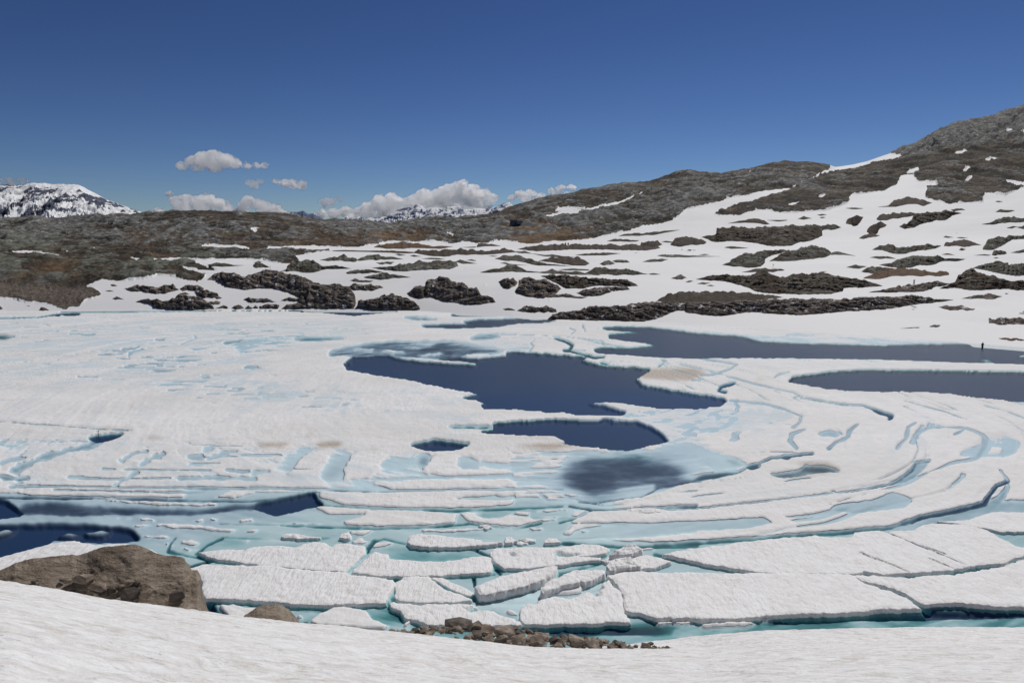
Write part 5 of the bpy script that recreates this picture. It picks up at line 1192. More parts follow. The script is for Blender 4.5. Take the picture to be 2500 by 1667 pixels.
def stone_at(x, y, hx, hy, ti, mat, seed, lab, n=20, grp='rubble stones along the snow edge'):
    Yd = np.interp(x, BX, BD) + .35 + max(0, crest(x) + 2 - y) * .055
    X, Yw, Z = at_dist(x, y, Yd)
    m = math.hypot(Yd, H - Z) / F * 1.0
    me = rock_mesh('stone', seed, hx * m, max(hx * .75, hy * .8) * m, hy * m * 1.1, mat, n)
    o = bpy.data.objects.new('stone', me); COL.objects.link(o)
    o.location = (float(X), float(Yw), float(Z)); o.rotation_euler = (random.uniform(-.2, .2), ti, random.uniform(-.4, .4))
    tag(o, lab, 'stone', grp)
for i, ((x, y), hx, hy, ti, dk, lab) in enumerate(BIG):
    k = kp if i < 19 else kq
    stone_at(x, y + 2.5, hx * k * 1.08, hy * k * .9, ti, M['stone2'] if dk else M['stone'], 300 + i, lab, 26)
n_ = 0
tries = 0
while n_ < 262 and tries < 5000:
    tries += 1
    x = random.uniform(940, 1650) if random.random() < .88 else random.uniform(760, 960)
    a, b = topline(x) + 1, crest(x) + 3
    if b - a < 1: a = b - 1
    y = random.uniform(a, b)
    hx = random.choice([4, 5, 6, 7, 8, 10, 13]) * (1 if b - a > 14 else .6); hy = hx * random.uniform(.28, .65)
    stone_at(x, y + hy * .3, hx, hy, random.uniform(-.5, .5), random.choice([M['stone'], M['stone3'], M['stone2'], M['stone']]), 700 + n_, 'small angular brown stone among the rubble along the snow edge', 14)
    n_ += 1
for i, (x, y, hx) in enumerate([(1640, 1587, 5), (1655, 1588, 4), (1668, 1589, 3.5), (1682, 1590, 4), (1695, 1590, 3)]):
    stone_at(x, crest(x) + .5, hx, 1.4, 0, M['stone2'], 1200 + i, 'thin dark chip in the snow between the rubble and the lone rock', 12, 'chips between rubble and lone rock')
for i, (x, hx, hy) in enumerate([(745, 7, 4), (765, 9, 4), (790, 8, 4), (812, 6, 3), (835, 7, 4.5)]):
    stone_at(x, crest(x) - 1, hx, hy, .1, M['stone2'], 1220 + i, 'dark stone on the crest between the smaller boulder and the rubble', 14, 'stones on the crest by the smaller boulder')
# earth under the rubble
Pe = np.array([[740, 1524], [800, 1532], [900, 1540], [980, 1542], [1040, 1536], [1100, 1532], [1150, 1530], [1200, 1534], [1280, 1542], [1340, 1546], [1400, 1556], [1460, 1562], [1520, 1572], [1580, 1578], [1640, 1584], [1640, 1600], [1450, 1600], [1290, 1600], [1150, 1580], [990, 1560], [900, 1553], [740, 1535]], float)
es = mound('gravel_bank', Pe, M['stone2'], 777, front=lambda x, y: float(np.interp(x, BX, BD)) + .6, depth=lambda x: 3.5, wob=.5, res=1.6, rough=.5)
tag(es, 'dark gravel and earth under the rubble along the snow edge', 'gravel', kind='stuff')

# ------------------------------------------------------------------ ice floes in front
def clean(P):
    q = [P[0]]
    for p in P[1:]:
        if np.hypot(*(p - q[-1])) > .4: q.append(p)
    return np.array(q)
def dist_to_poly(X, Y, P):
    d = np.full(X.shape, 1e9)
    n = len(P)
    for i in range(n):
        ax, ay = P[i]; bx_, by_ = P[(i + 1) % n]
        t = np.clip(((X - ax) * (bx_ - ax) + (Y - ay) * (by_ - ay)) / ((bx_ - ax) ** 2 + (by_ - ay) ** 2 + 1e-12), 0, 1)
        d = np.minimum(d, np.hypot(X - ax - t * (bx_ - ax), Y - ay - t * (by_ - ay)))
    return d
def floe(P, T, label, seed, cat='ice floe', grp='ice floes in the near water', tilt=0.0, cracks=(), pools=(), rough=1.0, name='ice_floe', step=1.9, lump=0.0):
    """a plate of snow covered ice: traced outline, real thickness, drowned foot, hollowed top"""
    P = clean(P)
    # outline lies at the top edge: project on height T for the far side, water for the near side -> use T*.6
    wx_, wy_ = ground(P[:, 0], P[:, 1], T * .6)
    W = np.stack([wx_, wy_], 1)
    # resample and fray
    out_ = []
    n = len(W)
    c = P.mean(0)
    for i in range(n):
        a, b = W[i], W[(i + 1) % n]; pa, pb = P[i], P[(i + 1) % n]
        L = np.hypot(*(pb - pa)); k = max(1, int(L / (step * 1.6)))
        for j in range(k):
            out_.append(a + (b - a) * j / k)
    B = np.array(out_)
    jit = .17 * rough * fbm(B[:, 0] / .45, B[:, 1] / .45, o=3, s=seed, g=.7) + .14 * rough * fbm(B[:, 0] / 2.2, B[:, 1] / 2.2, o=2, s=seed + 2)
    tn = np.roll(B, -1, 0) - np.roll(B, 1, 0); tn /= (np.linalg.norm(tn, axis=1)[:, None] + 1e-9)
    nrm = np.stack([tn[:, 1], -tn[:, 0]], 1)
    area = .5 * np.sum(B[:, 0] * np.roll(B[:, 1], -1) - np.roll(B[:, 0], -1) * B[:, 1])
    if area < 0: nrm = -nrm            # nrm now points outward
    B = B + nrm * jit[:, None]
    # inner points: grid in picture pixels thrown on the water plane = even density on screen, plain positions in the world
    x0, y0 = P.min(0); x1, y1 = P.max(0)
    gxx, gyy = np.meshgrid(np.arange(x0, x1, step), np.arange(y0, y1, step * .8))
    gxx = gxx + rng.uniform(-.5, .5, gxx.shape); gyy = gyy + rng.uniform(-.4, .4, gyy.shape)
    ax, ay = ground(gxx.ravel(), gyy.ravel(), T * .6)
    ins = inpoly(ax, ay, B); ax, ay = ax[ins], ay[ins]
    d = dist_to_poly(ax, ay, B)
    ok = d > .05; ax, ay, d = ax[ok], ay[ok], d[ok]
    vin = [Vector((float(p[0]), float(p[1]))) for p in B] + [Vector((float(a), float(b))) for a, b in zip(ax, ay)]
    nb = len(B)
    res = delaunay_2d_cdt(vin, [(i, (i + 1) % nb) for i in range(nb)], [], 1, 1e-6)
    vo, fo = res[0], res[2]
    V = np.array([[v.x, v.y] for v in vo])
    dd = dist_to_poly(V[:, 0], V[:, 1], B)
    prof = .84 + .16 * sstep(0, .30, dd)
    T = T * (.58 if T <= .62 else .85)
    und = fbm(V[:, 0] / 2.4, V[:, 1] / 1.7, o=3, s=seed + 4)
    cupn = fbm(V[:, 0] / .55 + V[:, 1] / .9, V[:, 1] / .5, o=2, s=61)
    z = T * prof + .16 * T * und + .030 * cupn * sstep(.0, .3, dd) * rough - .10 * T * np.clip(1 - np.abs(fbm(V[:, 0] / 3.1, V[:, 1] / 2.2, o=2, s=seed + 51)) * 14, 0, 1)
    if lump: z = z + lump * (fbm(V[:, 0] / .7, V[:, 1] / .6, o=3, s=seed + 6) + .1) * sstep(0, .4, dd)
    z = z + tilt * (V[:, 1] - B[:, 1].mean())
    for cp, w in cracks:
        cx, cy = ground(cp[:, 0], cp[:, 1], T * .6)
        dl = np.full(len(V), 1e9)
        for i in range(len(cp) - 1):
            a0, b0, a1, b1 = cx[i], cy[i], cx[i + 1], cy[i + 1]
            t = np.clip(((V[:, 0] - a0) * (a1 - a0) + (V[:, 1] - b0) * (b1 - b0)) / ((a1 - a0) ** 2 + (b1 - b0) ** 2), 0, 1)
            dl = np.minimum(dl, np.hypot(V[:, 0] - a0 - t * (a1 - a0), V[:, 1] - b0 - t * (b1 - b0)))
        z = z - (T * .95) * (1 - sstep(w * .5, w * 1.1, dl * (1 + .3 * und)))
    for pp, dep in pools:
        qx, qy = ground(pp[:, 0], pp[:, 1], 0)
        Q = np.stack([qx, qy], 1)
        wobx = V[:, 0] + .5 * fbm(V[:, 0] / 1.1, V[:, 1] / 1.1, o=3, s=seed + 31); woby = V[:, 1] + .5 * fbm(V[:, 0] / 1.1, V[:, 1] / 1.1, o=3, s=seed + 37)
        i_ = inpoly(wobx, woby, Q); dq = dist_to_poly(wobx, woby, Q)
        sdf = np.where(i_, dq, -dq)
        m = sstep(-.25, .35, sdf)
        z = z * (1 - m) + dep * m
    z = np.maximum(z, -.8)
    # skirt
    top = np.stack([V[:, 0], V[:, 1], z], 1)
    # boundary vertices of the triangulation in order of B (cdt keeps inputs first)
    orig = res[3]
    bi = [-1] * nb
    for vi, lst in enumerate(orig):
        for q in lst:
            if q < nb: bi[q] = vi
    bi = [q for q in bi if q >= 0]
    nbv = len(bi)
    bx_, by_ = top[bi, 0], top[bi, 1]
    bn = np.array([nrm[i] for i in range(nb)])[:nbv]
    r1 = np.stack([bx_ + bn[:, 0] * .03, by_ + bn[:, 1] * .03, np.minimum(top[bi, 2] * .35, .04) ], 1)
    und2 = .10 + .06 * fbm(bx_ / .8, by_ / .8, o=2, s=seed + 9)
    r2 = np.stack([bx_ + bn[:, 0] * und2, by_ + bn[:, 1] * und2, np.full(nbv, -.10)], 1)
    r3 = np.stack([bx_ + bn[:, 0] * (.35 + und2), by_ + bn[:, 1] * (.35 + und2), np.full(nbv, -.6)], 1)
    r4 = np.stack([bx_ + bn[:, 0] * .1, by_ + bn[:, 1] * .1, np.full(nbv, -1.6)], 1)
    VV = np.vstack([top, r1, r2, r3, r4])
    faces = [tuple(f) for f in fo]
    n0 = len(top)
    rings = [bi] + [list(range(n0 + k * nbv, n0 + (k + 1) * nbv)) for k in range(4)]
    for a, b in zip(rings[:-1], rings[1:]):
        for i in range(nbv):
            j = (i + 1) % nbv
            if area > 0: faces.append((a[i], b[i], b[j], a[j]))
            else: faces.append((a[j], b[j], b[i], a[i]))
    me = bpy.data.meshes.new(name)
    me.from_pydata(VV.tolist(), [], faces)
    me.validate(); me.update()
    me.polygons.foreach_set('use_smooth', np.ones(len(me.polygons), bool))
    me.materials.append(M['floe'])
    o = bpy.data.objects.new(name, me); COL.objects.link(o)
    tag(o, label, cat, grp)
    return o
def J(*parts): return np.vstack([pts(v, s) for v, s in parts])
FL = [
 (J(('N1', '-700,620 -300,500 0,418 120,385 250,350 330,325 460,313 600,335 800,328 900,345 1000,380 1060,440 900,560 400,560 0,560')), .35, 'white floe behind the huge boulder, lower left', {}),
 (J(('N1', '1210,487 1290,458 1500,462 1700,470 2060,500 2200,515'), ('N2', '150,527 300,540 420,555 432,580 395,640 375,680 380,705 240,712 0,716'), ('N1', '1900,708 1700,696 1500,688 1310,680 1290,620 1280,540')), .5, 'long rectangular floe right of the huge boulder', {}),
 (J(('N1', '1270,382 1400,370 1560,372 1650,345 1780,342 1880,352 2000,315 2200,325 2330,345 2340,380 2200,508 1900,488 1650,468 1400,430')), .42, 'wide floe with a tiny melt hole behind the long rectangular floe', dict(pools=[(pts('N1', '2085,345 2110,335 2140,342 2120,358'), -.15)])),
 (J(('N2', '160,512 170,490 230,430 300,380 380,395 392,420 480,432 620,440 740,440 840,430 920,412 1000,405 1042,420 1057,490 1040,508 700,528 500,532 330,530')), .45, 'crescent floe wrapping the front of a turquoise pool', {}),
 (J(('N2', '1030,382 1060,360 1250,350 1440,350 1560,340 1620,330 1730,335 1800,360 1780,390 1700,406 1600,410 1742,412 1740,432 1620,445 1500,462 1300,480 1120,488 1060,440')), .42, 'two lobed floe with a small round melt hole, centre', dict(pools=[(pts('N2', '1440,404 1500,400 1580,402 1620,410 1500,420'), -.2), (pts('N2', '1170,408 1190,402 1215,410 1200,422 1175,418'), -.2)])),
 (J(('N2', '440,572 490,535 560,536 640,538 700,590 760,622 850,655 917,685 840,693 600,706 520,700 455,695 430,650')), .38, 'triangular floe with brown specks, centre left of the front row', {}),
 (J(('N2', '660,545 700,540 740,548 780,575 860,605 925,640 930,660 900,662 820,628 740,590')), .2, 'thin sliver floe right of the triangular floe', dict(rough=.7)),
 (J(('N2', '950,612 1000,590 1100,545 1280,510 1440,475 1466,478 1468,507 1420,547 1330,582 1200,622 1060,657 965,668 955,640')), .85, 'thick tilted floe with a grey broken front face', dict(tilt=-.02)),
 (J(('N2', '385,706 420,697 600,715 850,708 930,720 1000,740 1100,775 1220,822 1240,847 1100,842 760,847 640,842 480,802 460,762 400,727')), .45, 'pale floe directly behind the crowning slab of the rubble', dict(pools=[(pts('N2', '870,760 900,752 1020,760 1040,780 950,775 900,785'), -.15), (pts('N2', '1050,760 1100,775 1240,835 1220,845 1110,790'), -.3)])),
 (J(('N2', '1225,802 1230,740 1290,695 1440,665 1540,680 1600,660 1650,620 1740,600 1790,560 1820,600 1870,640 1880,700 1890,762 1928,822 1700,830 1400,836 1260,840')), .5, 'melting floe with blue pool inlets in the front row, centre right', dict(pools=[(pts('N2', '1560,600 1640,590 1740,585 1760,595 1720,640 1730,680 1700,670 1640,650 1610,680 1560,665'), -.18), (pts('N2', '1270,720 1320,700 1340,720 1310,740'), -.1)])),
 (J(('N2', '1360,642 1362,620 1440,565 1520,550 1600,560 1608,580 1500,602 1420,632 1370,657')), .8, 'small thick block floe resting beside the melting floe', dict(rough=1.2)),
 (J(('N2', '1480,547 1560,505 1700,498 1782,510 1770,535 1700,560 1640,587 1560,562')), .65, 'upturned floe between the tilted floe and the great right floe', dict(rough=1.2)),
 (J(('N2', '1950,422 2030,398 2100,415 2192,440 2100,477 1990,487')), .5, 'small kite shaped floe right of the ice rubble heap', {}),
 (J(('N2', '1785,530 1880,502 2100,505 2352,508'), ('N3', '500,515 900,518 1240,522 1330,577 1500,627 1600,667 1650,702 1702,742 1560,746 1440,746 1250,762 1000,768 900,772 700,792 400,802 100,802'), ('N2', '2200,795 2100,802 1980,765 1940,760 1905,740 1890,660 1850,592')), .6, 'great white floe with slanting hollows, largest of the front row', {}),
 (J(('N3', '1262,530 1400,525 1500,537 1640,540 1900,520 2200,480 2352,430 2800,330 3100,300 3100,740 2700,735 2352,723 2150,722 1900,702 1720,713 1680,700 1600,642 1480,602 1320,562')), .6, 'large floe at the right edge of the front row with a green drowned rim', {}),
 (J(('N3', '50,397 130,372 300,348 440,340 510,315 700,300 900,285 1020,272 1090,282 1250,286 1270,255 1430,238 1560,290 1700,350 1850,410 2002,470 1900,492 1760,505 1600,517 1450,527 1330,502 1300,517 980,522 750,517 600,500 500,487 250,440')), .55, 'long wedge floe with two dark cracks in the second row, right', dict(cracks=[(pts('N3', '1310,395 1380,425 1450,450 1530,480 1610,515'), .13), (pts('N3', '1750,432 1830,465 1900,492'), .09)])),
 (J(('N3', '1500,262 1500,245 1640,240 1700,212 1760,195 1900,200 2000,212 2110,240 2160,262 2200,290 2300,342 2352,350 2800,330 3100,300 3100,330 2700,360 2352,400 2230,452 2010,470 1850,402 1700,342')), .5, 'big rounded floe above the long wedge floe at the right', dict(cracks=[(pts('N3', '1575,318 1700,350 1850,402'), .12)])),
 (J(('N3', '1800,187 1900,183 2000,178 2080,150 2150,125 2352,130 3100,140 3100,262 2700,260 2352,252 2200,252 2110,232 1950,205')), .35, 'flat floe at the right edge beside the big blue lead', {}),
 (J(('N2', '515,312 525,275 580,265 700,275 850,292 960,305 1000,318 1110,310 1120,322 950,342 800,345 640,348 540,335')), .55, 'upturned ice wall with a fluted grey face, centre', dict(rough=1.2)),
 (J(('N2', '1780,478 1790,455 1860,430 1940,430 1990,480 1900,495 1800,508')), .85, 'lumpy ice block, largest of the ice rubble heap', dict(lump=.35, rough=1.3)),
 (J(('N2', '1800,410 1850,375 1900,355 1960,350 2000,375 1960,395 1880,405')), .8, 'ragged ice block at the back of the ice rubble heap', dict(lump=.35, rough=1.3)),
 (J(('N2', '1740,430 1800,415 1880,425 1840,445 1770,445')), .35, 'small ice piece left of the lumpy block', dict(lump=.15)),
 (J(('N2', '1880,410 1905,395 1935,405 1930,425 1890,425')), .45, 'small ice cube in the middle of the ice rubble heap', dict(lump=.15)),
 (J(('N2', '1940,405 1955,397 1968,408 1955,420')), .4, 'tiny ice cube at the right of the ice rubble heap', dict(lump=.1)),
 (J(('N2', '1125,300 1140,282 1180,285 1215,310 1180,325 1130,322')), .5, 'first ice lump right of the fluted ice wall', dict(lump=.2)),
 (J(('N2', '1225,300 1260,290 1330,295 1325,312 1260,318')), .35, 'second ice lump right of the fluted ice wall', dict(lump=.15)),
 (J(('N2', '1205,318 1240,312 1270,325 1220,330')), .2, 'small flat ice piece under the second ice lump', dict(lump=.1)),
 (J(('N2', '1380,305 1400,292 1460,292 1485,315 1440,325 1385,322')), .45, 'third ice lump far right of the fluted ice wall', dict(lump=.2)),
 (J(('N2', '80,275 100,255 140,258 152,285 110,292')), .55, 'round knobbly ice lump left of the crescent floe', dict(lump=.2)),
 (J(('N1', '1790,285 1830,262 1880,262 1960,278 2045,288 1960,296 1850,292')), .35, 'low ragged ice pile behind the wide floe', dict(lump=.2)),
 (J(('N1', '2170,285 2180,262 2220,252 2245,275 2230,292')), .5, 'knobbly ice lump behind the right end of the wide floe', dict(lump=.2)),
 (J(('N2', '1910,112 1990,102 2100,108 2130,125 2050,132 1930,128')), .35, 'grey ragged ice chunk on the curved ice band', dict(lump=.2)),
 (J(('N2', '970,212 1010,205 1045,220 1010,230')), .3, 'small grey ice chunk on the ridge in the centre slush', dict(lump=.15)),
]
for i, (P, T, lab, kw) in enumerate(FL):
    big = len(P) > 8 and (P[:, 0].max() - P[:, 0].min()) > 60
    floe(P, T, lab, 500 + i * 11, cat='ice floe' if big else 'ice block', grp='ice floes in the near water' if big else 'ice blocks among the floes',
         name='ice_floe' if big else 'ice_block', step=2.3 if big else 1.3, **kw)
# ------------------------------------------------------------------ hut on the hill
def box(bm, c, s, rz=0):
    import bmesh
    from mathutils import Matrix
    bmesh.ops.create_cube(bm, size=1, matrix=Matrix.Translation(c) @ Matrix.Rotation(rz, 4, 'Z') @ Matrix.Diagonal((*s, 1)))
def part(name, mat, parent, boxes):
    import bmesh
    bm = bmesh.new()
    for c, s in boxes: box(bm, c, s)
    bmesh.ops.bevel(bm, geom=bm.edges[:], offset=.015, segments=1, affect='EDGES')
    me = bpy.data.meshes.new(name); bm.to_mesh(me); bm.free(); me.materials.append(mat)
    o = bpy.data.objects.new(name, me); COL.objects.link(o); o.parent = parent
    return o
hx, hyv = 1261, 552
hY = hit(hx, hyv)
hX, _, hZ = at_dist(hx, hyv, hY)
hut = bpy.data.objects.new('hut', None); COL.objects.link(hut)
hut.location = (float(hX), float(hY), float(tz(hX, hY)) + .1); hut.rotation_euler = (0, 0, R(-14))
tag(hut, 'small dark grey mountain hut on the heath hill, centre', 'hut')
mw = flat('hut_planks', (.13, .145, .18), .7, .25, 2); mr = flat('hut_roof', (.10, .115, .15), .45, .15, 1); mp = flat('hut_side_planks', (.24, .265, .31), .7, .2, 2)
u = hY / F            # metres per photo pixel here
Wd, Hh = 28 * u, 13.5 * u
part('wall', mw, hut, [((-Wd * .2, 0, Hh * .42), (Wd * .58, Wd * .7, Hh * .84 + .4))])
sidew = part('annex', mp, hut, [((Wd * .30, -.1, Hh * .40), (Wd * .40, Wd * .62, Hh * .80 + .4))])
rf = part('roof', mr, hut, [((-Wd * .2, 0, Hh * .90), (Wd * .64, Wd * .78, Hh * .12)), ((-Wd * .2, 0, Hh * .99), (Wd * .60, Wd * .36, Hh * .08))])
part('annex_roof', flat('hut_annex_roof', (.34, .38, .44), .4), hut, [((Wd * .31, -.1, Hh * .86), (Wd * .44, Wd * .70, Hh * .09))])
part('chimney', mr, rf, [((Wd * .02, .3, Hh * 1.12), (Wd * .06, Wd * .06, Hh * .25))])
dr = part('door', flat('hut_door', (.03, .03, .034), .6), hut, [((-Wd * .02, -Wd * .36, Hh * .36), (Wd * .09, .08, Hh * .66))])
part('handle', mr, dr, [((Wd * .01, -Wd * .36 - .08, Hh * .34), (.12, .08, .12))])
for k in (-.36, -.2):
    w_ = part('window', mr, hut, [((Wd * k, -Wd * .36, Hh * .5), (Wd * .09, .07, Hh * .22))])
    part('pane', flat('hut_glass', (.02, .03, .045), .1), w_, [((Wd * k, -Wd * .36 - .05, Hh * .5), (Wd * .07, .04, Hh * .17))])
# marker posts
def post(x, y, hpx, lab, arm=True):
    Y = hit(x, y); X, _, Z = at_dist(x, y, Y)
    h = hpx / F * Y
    e = bpy.data.objects.new('marker_post', None); COL.objects.link(e); e.location = (float(X), float(Y), float(Z))
    tag(e, lab, 'post')
    import bmesh
    bm = bmesh.new(); bmesh.ops.create_cone(bm, segments=8, radius1=.07, radius2=.05, depth=h + .6, cap_ends=True)
    bmesh.ops.translate(bm, verts=bm.verts, vec=(0, 0, h / 2 - .3))
    me = bpy.data.meshes.new('pole'); bm.to_mesh(me); bm.free(); me.materials.append(M['stone']); o = bpy.data.objects.new('pole', me); COL.objects.link(o); o.parent = e
    if arm:
        part('sign_panel', flat('sign_yellow', (.32, .26, .10), .6), e, [((.22, -.08, h * .78), (.55, .04, .22))])
        part('sign_panel', flat('sign_pale', (.3, .3, .28), .6), e, [((-.12, -.08, h * .93), (.35, .04, .18))])
post(1887, 653, 8.5, 'thin signpost standing in the snow above the smooth heath lens')
post(660, 657, 9, 'thin bare pole behind the long jagged rock ridge', False)

# ------------------------------------------------------------------ people
def person(x, y, hgt, pose, label, cols, dist=None, sink=0.0, face=0):
    if dist is None: dist = hit(x, y)
    X, Y, Z = at_dist(x, y, dist)
    X, Y, Z = float(X), float(Y), float(Z)
    root = bpy.data.objects.new('person', None); COL.objects.link(root)
    root.location = (X, Y, Z - sink); root.rotation_euler = (0, 0, face)
    tag(root, label, 'person')
    s = hgt / 1.75
    # joints: name -> (pos, radius)
    if pose == 'arms_up':      # both hands at the head, feet apart
        J_ = dict(pel=(0, 0, .95, .15), ch=(0, .02, 1.32, .17), nk=(0, 0, 1.48, .065), sl=(-.2, 0, 1.42, .075), el=(-.42, -.05, 1.48, .055), wl=(-.16, -.16, 1.66, .04), sr=(.2, 0, 1.42, .075), er=(.42, -.05, 1.48, .055), wr=(.16, -.16, 1.66, .04),
                  hl=(-.1, 0, .9, .11), kl=(-.17, .0, .5, .075), al=(-.22, .02, .09, .05), fl=(-.22, -.15, .04, .045), hr=(.1, 0, .9, .11), kr=(.2, -.02, .5, .075), ar=(.28, 0, .09, .05), fr=(.28, -.17, .04, .045))
    elif pose == 'sit':        # seated on the ground, knees up
        J_ = dict(pel=(0, 0, .14, .17), ch=(0, -.04, .5, .19), nk=(0, -.06, .68, .07), sl=(-.2, -.05, .62, .08), el=(-.3, -.22, .42, .06), wl=(-.1, -.4, .42, .045), sr=(.2, -.05, .62, .08), er=(.3, -.22, .42, .06), wr=(.1, -.4, .42, .045),
                  hl=(-.1, -.05, .14, .12), kl=(-.15, -.42, .48, .08), al=(-.15, -.62, .08, .055), fl=(-.15, -.76, .04, .05), hr=(.1, -.05, .14, .12), kr=(.15, -.42, .48, .08), ar=(.15, -.62, .08, .055), fr=(.15, -.76, .04, .05))
    else:                      # standing, arms bent in front
        J_ = dict(pel=(0, 0, .95, .16), ch=(0, 0, 1.3, .19), nk=(0, -.02, 1.48, .07), sl=(-.21, 0, 1.42, .085), el=(-.31, .02, 1.14, .065), wl=(-.16, -.24, 1.1, .045), sr=(.21, 0, 1.42, .085), er=(.31, .02, 1.14, .065), wr=(.16, -.24, 1.12, .045),
                  hl=(-.1, 0, .9, .12), kl=(-.11, -.02, .5, .08), al=(-.12, .02, .09, .055), fl=(-.12, -.15, .04, .045), hr=(.1, 0, .9, .12), kr=(.11, -.02, .5, .08), ar=(.12, .02, .09, .055), fr=(.12, -.15, .04, .045))
    nk = J_['nk']
    J_['hd0'] = (nk[0], nk[1] - .01, nk[2] + .09, .075); J_['hd1'] = (nk[0], nk[1] - .02, nk[2] + .19, .098); J_['hd2'] = (nk[0], nk[1] - .01, nk[2] + .27, .07)
    for sd_ in 'lr':
        w = J_['w' + sd_]; J_['g' + sd_] = (w[0] * .75, w[1] - .06, w[2] + .05, .042)
    keys = list(J_)
    E = [('pel', 'ch'), ('ch', 'nk'), ('nk', 'hd0'), ('hd0', 'hd1'), ('hd1', 'hd2'), ('ch', 'sl'), ('sl', 'el'), ('el', 'wl'), ('wl', 'gl'), ('ch', 'sr'), ('sr', 'er'), ('er', 'wr'), ('wr', 'gr'),
         ('pel', 'hl'), ('hl', 'kl'), ('kl', 'al'), ('al', 'fl'), ('pel', 'hr'), ('hr', 'kr'), ('kr', 'ar'), ('ar', 'fr')]
    me = bpy.data.meshes.new('body')
    me.from_pydata([tuple(q * s for q in J_[k][:3]) for k in keys], [(keys.index(a), keys.index(b)) for a, b in E], [])
    o = bpy.data.objects.new('body', me); COL.objects.link(o); o.parent = root
    md = o.modifiers.new('skin', 'SKIN')
    for i, k in enumerate(keys):
        r_ = J_[k][3] * s
        me.skin_vertices[0].data[i].radius = (r_, r_ * .85)
    me.skin_vertices[0].data[0].use_root = True
    o.modifiers.new('sub', 'SUBSURF').levels = 2; o.modifiers['sub'].render_levels = 2
    me.materials.append(cols[0])
    # head covering, trousers as separate clothing pieces
    import bmesh
    bm = bmesh.new(); bmesh.ops.create_uvsphere(bm, u_segments=12, v_segments=8, radius=.115 * s)
    for v in bm.verts: v.co.z *= .75
    bmesh.ops.translate(bm, verts=bm.verts, vec=(nk[0] * s, (nk[1] + .015) * s, (nk[2] + .225) * s))
    m2 = bpy.data.meshes.new('cap'); bm.to_mesh(m2); bm.free(); m2.materials.append(cols[1]); c = bpy.data.objects.new('cap', m2); COL.objects.link(c); c.parent = root
    for pa, pb, nm, grow in (('h', 'k', 'trouser_leg', 1.12), ('k', 'a', 'trouser_leg', 1.15)):
        for sd_ in 'lr':
            a = Vector(J_[pa + sd_][:3]) * s; b = Vector(J_[pb + sd_][:3]) * s
            bm = bmesh.new(); bmesh.ops.create_cone(bm, segments=10, radius1=J_[pa + sd_][3] * s * grow, radius2=J_[pb + sd_][3] * s * grow * 1.1, depth=(b - a).length, cap_ends=True)
            q = (b - a).to_track_quat('Z', 'Y'); bmesh.ops.rotate(bm, verts=bm.verts, matrix=q.to_matrix()); bmesh.ops.translate(bm, verts=bm.verts, vec=(a + b) / 2)
            m3 = bpy.data.meshes.new(nm); bm.to_mesh(m3); bm.free(); m3.materials.append(cols[2]); t_ = bpy.data.objects.new(nm, m3); COL.objects.link(t_); t_.parent = root
    return root
dk = flat('dark_cloth', (.018, .019, .024)); dg = flat('grey_cloth', (.05, .052, .058)); nv = flat('navy_cloth', (.02, .026, .045))
person(2231, 695.5, 2.0, 'arms_up', 'person in dark clothes with raised arms standing on the thin rock bar', (dg, dk, dk), face=.3)
person(2398, 851, 1.95, 'stand', 'person in dark clothes wading knee deep in the right hand pool', (dk, dk, nv), dist=float(ground(2398, 850)[1]), sink=.3)
pd1 = hit(1381, 599)
person(1380.5, 599, 1.9, 'sit', 'left one of two dark figures seated on the long heath bank', (dk, dk, dk), dist=pd1 - 1)
person(1387, 599, 1.9, 'sit', 'right one of two dark figures seated on the long heath bank', (nv, dk, dk), dist=pd1 - 1)
for q in [o for o in COL.objects if o.name.startswith('person') and o.get('label', '').find('seated') > 0]: q.scale = (1.25, 1.25, 1.6)
# dark twig and object lying on the ice
def twig(x, y, h, lab):
    X, Y = ground(x, y); import bmesh
    bm = bmesh.new()
    for a, b, r in (((0, 0, -.2), (.05, 0, h), .05), ((.03, 0, h * .5), (-.25, 0, h * .8), .03), ((.03, 0, h * .6), (.3, 0, h * .95), .03)):
        a, b = Vector(a), Vector(b); m0 = len(bm.verts)
        r_ = bmesh.ops.create_cone(bm, segments=6, radius1=r, radius2=r * .5, depth=(b - a).length, cap_ends=True)
        bmesh.ops.rotate(bm, verts=r_['verts'], matrix=(b - a).to_track_quat('Z', 'Y').to_matrix()); bmesh.ops.translate(bm, verts=r_['verts'], vec=(a + b) / 2)
    me = bpy.data.meshes.new('twig'); bm.to_mesh(me); bm.free(); me.materials.append(M['stone2']); o = bpy.data.objects.new('twig', me); COL.objects.link(o); o.location = (float(X), float(Y), .1)
    tag(o, lab, 'twig')
twig(240, 1063, .8, 'small dark forked twig frozen in the ice beside the dark pool, left')

# ------------------------------------------------------------------ clouds
def mat_cloud(dens):
    m = bpy.data.materials.new('cloud'); m.use_nodes = True; t = m.node_tree
    for n in list(t.nodes): t.nodes.remove(n)
    o = t.nodes.new('ShaderNodeOutputMaterial'); v = t.nodes.new('ShaderNodeVolumeScatter')
    v.inputs['Color'].default_value = (1, 1, 1, 1); v.inputs['Density'].default_value = dens; v.inputs['Anisotropy'].default_value = .8
    g = t.nodes.new('ShaderNodeNewGeometry'); nz = t.nodes.new('ShaderNodeTexNoise'); nz.inputs['Scale'].default_value = .012; nz.inputs['Detail'].default_value = 5; nz.inputs['Roughness'].default_value = .65
    t.links.new(g.outputs['Position'], nz.inputs['Vector'])
    mr_ = t.nodes.new('ShaderNodeMapRange'); mr_.inputs['From Min'].default_value = .42; mr_.inputs['From Max'].default_value = .56; mr_.inputs['To Min'].default_value = dens * .05; mr_.inputs['To Max'].default_value = dens * 1.8
    t.links.new(nz.outputs[0], mr_.inputs['Value']); t.links.new(mr_.outputs[0], v.inputs['Density'])
    t.links.new(v.outputs[0], o.inputs['Volume'])
    return m
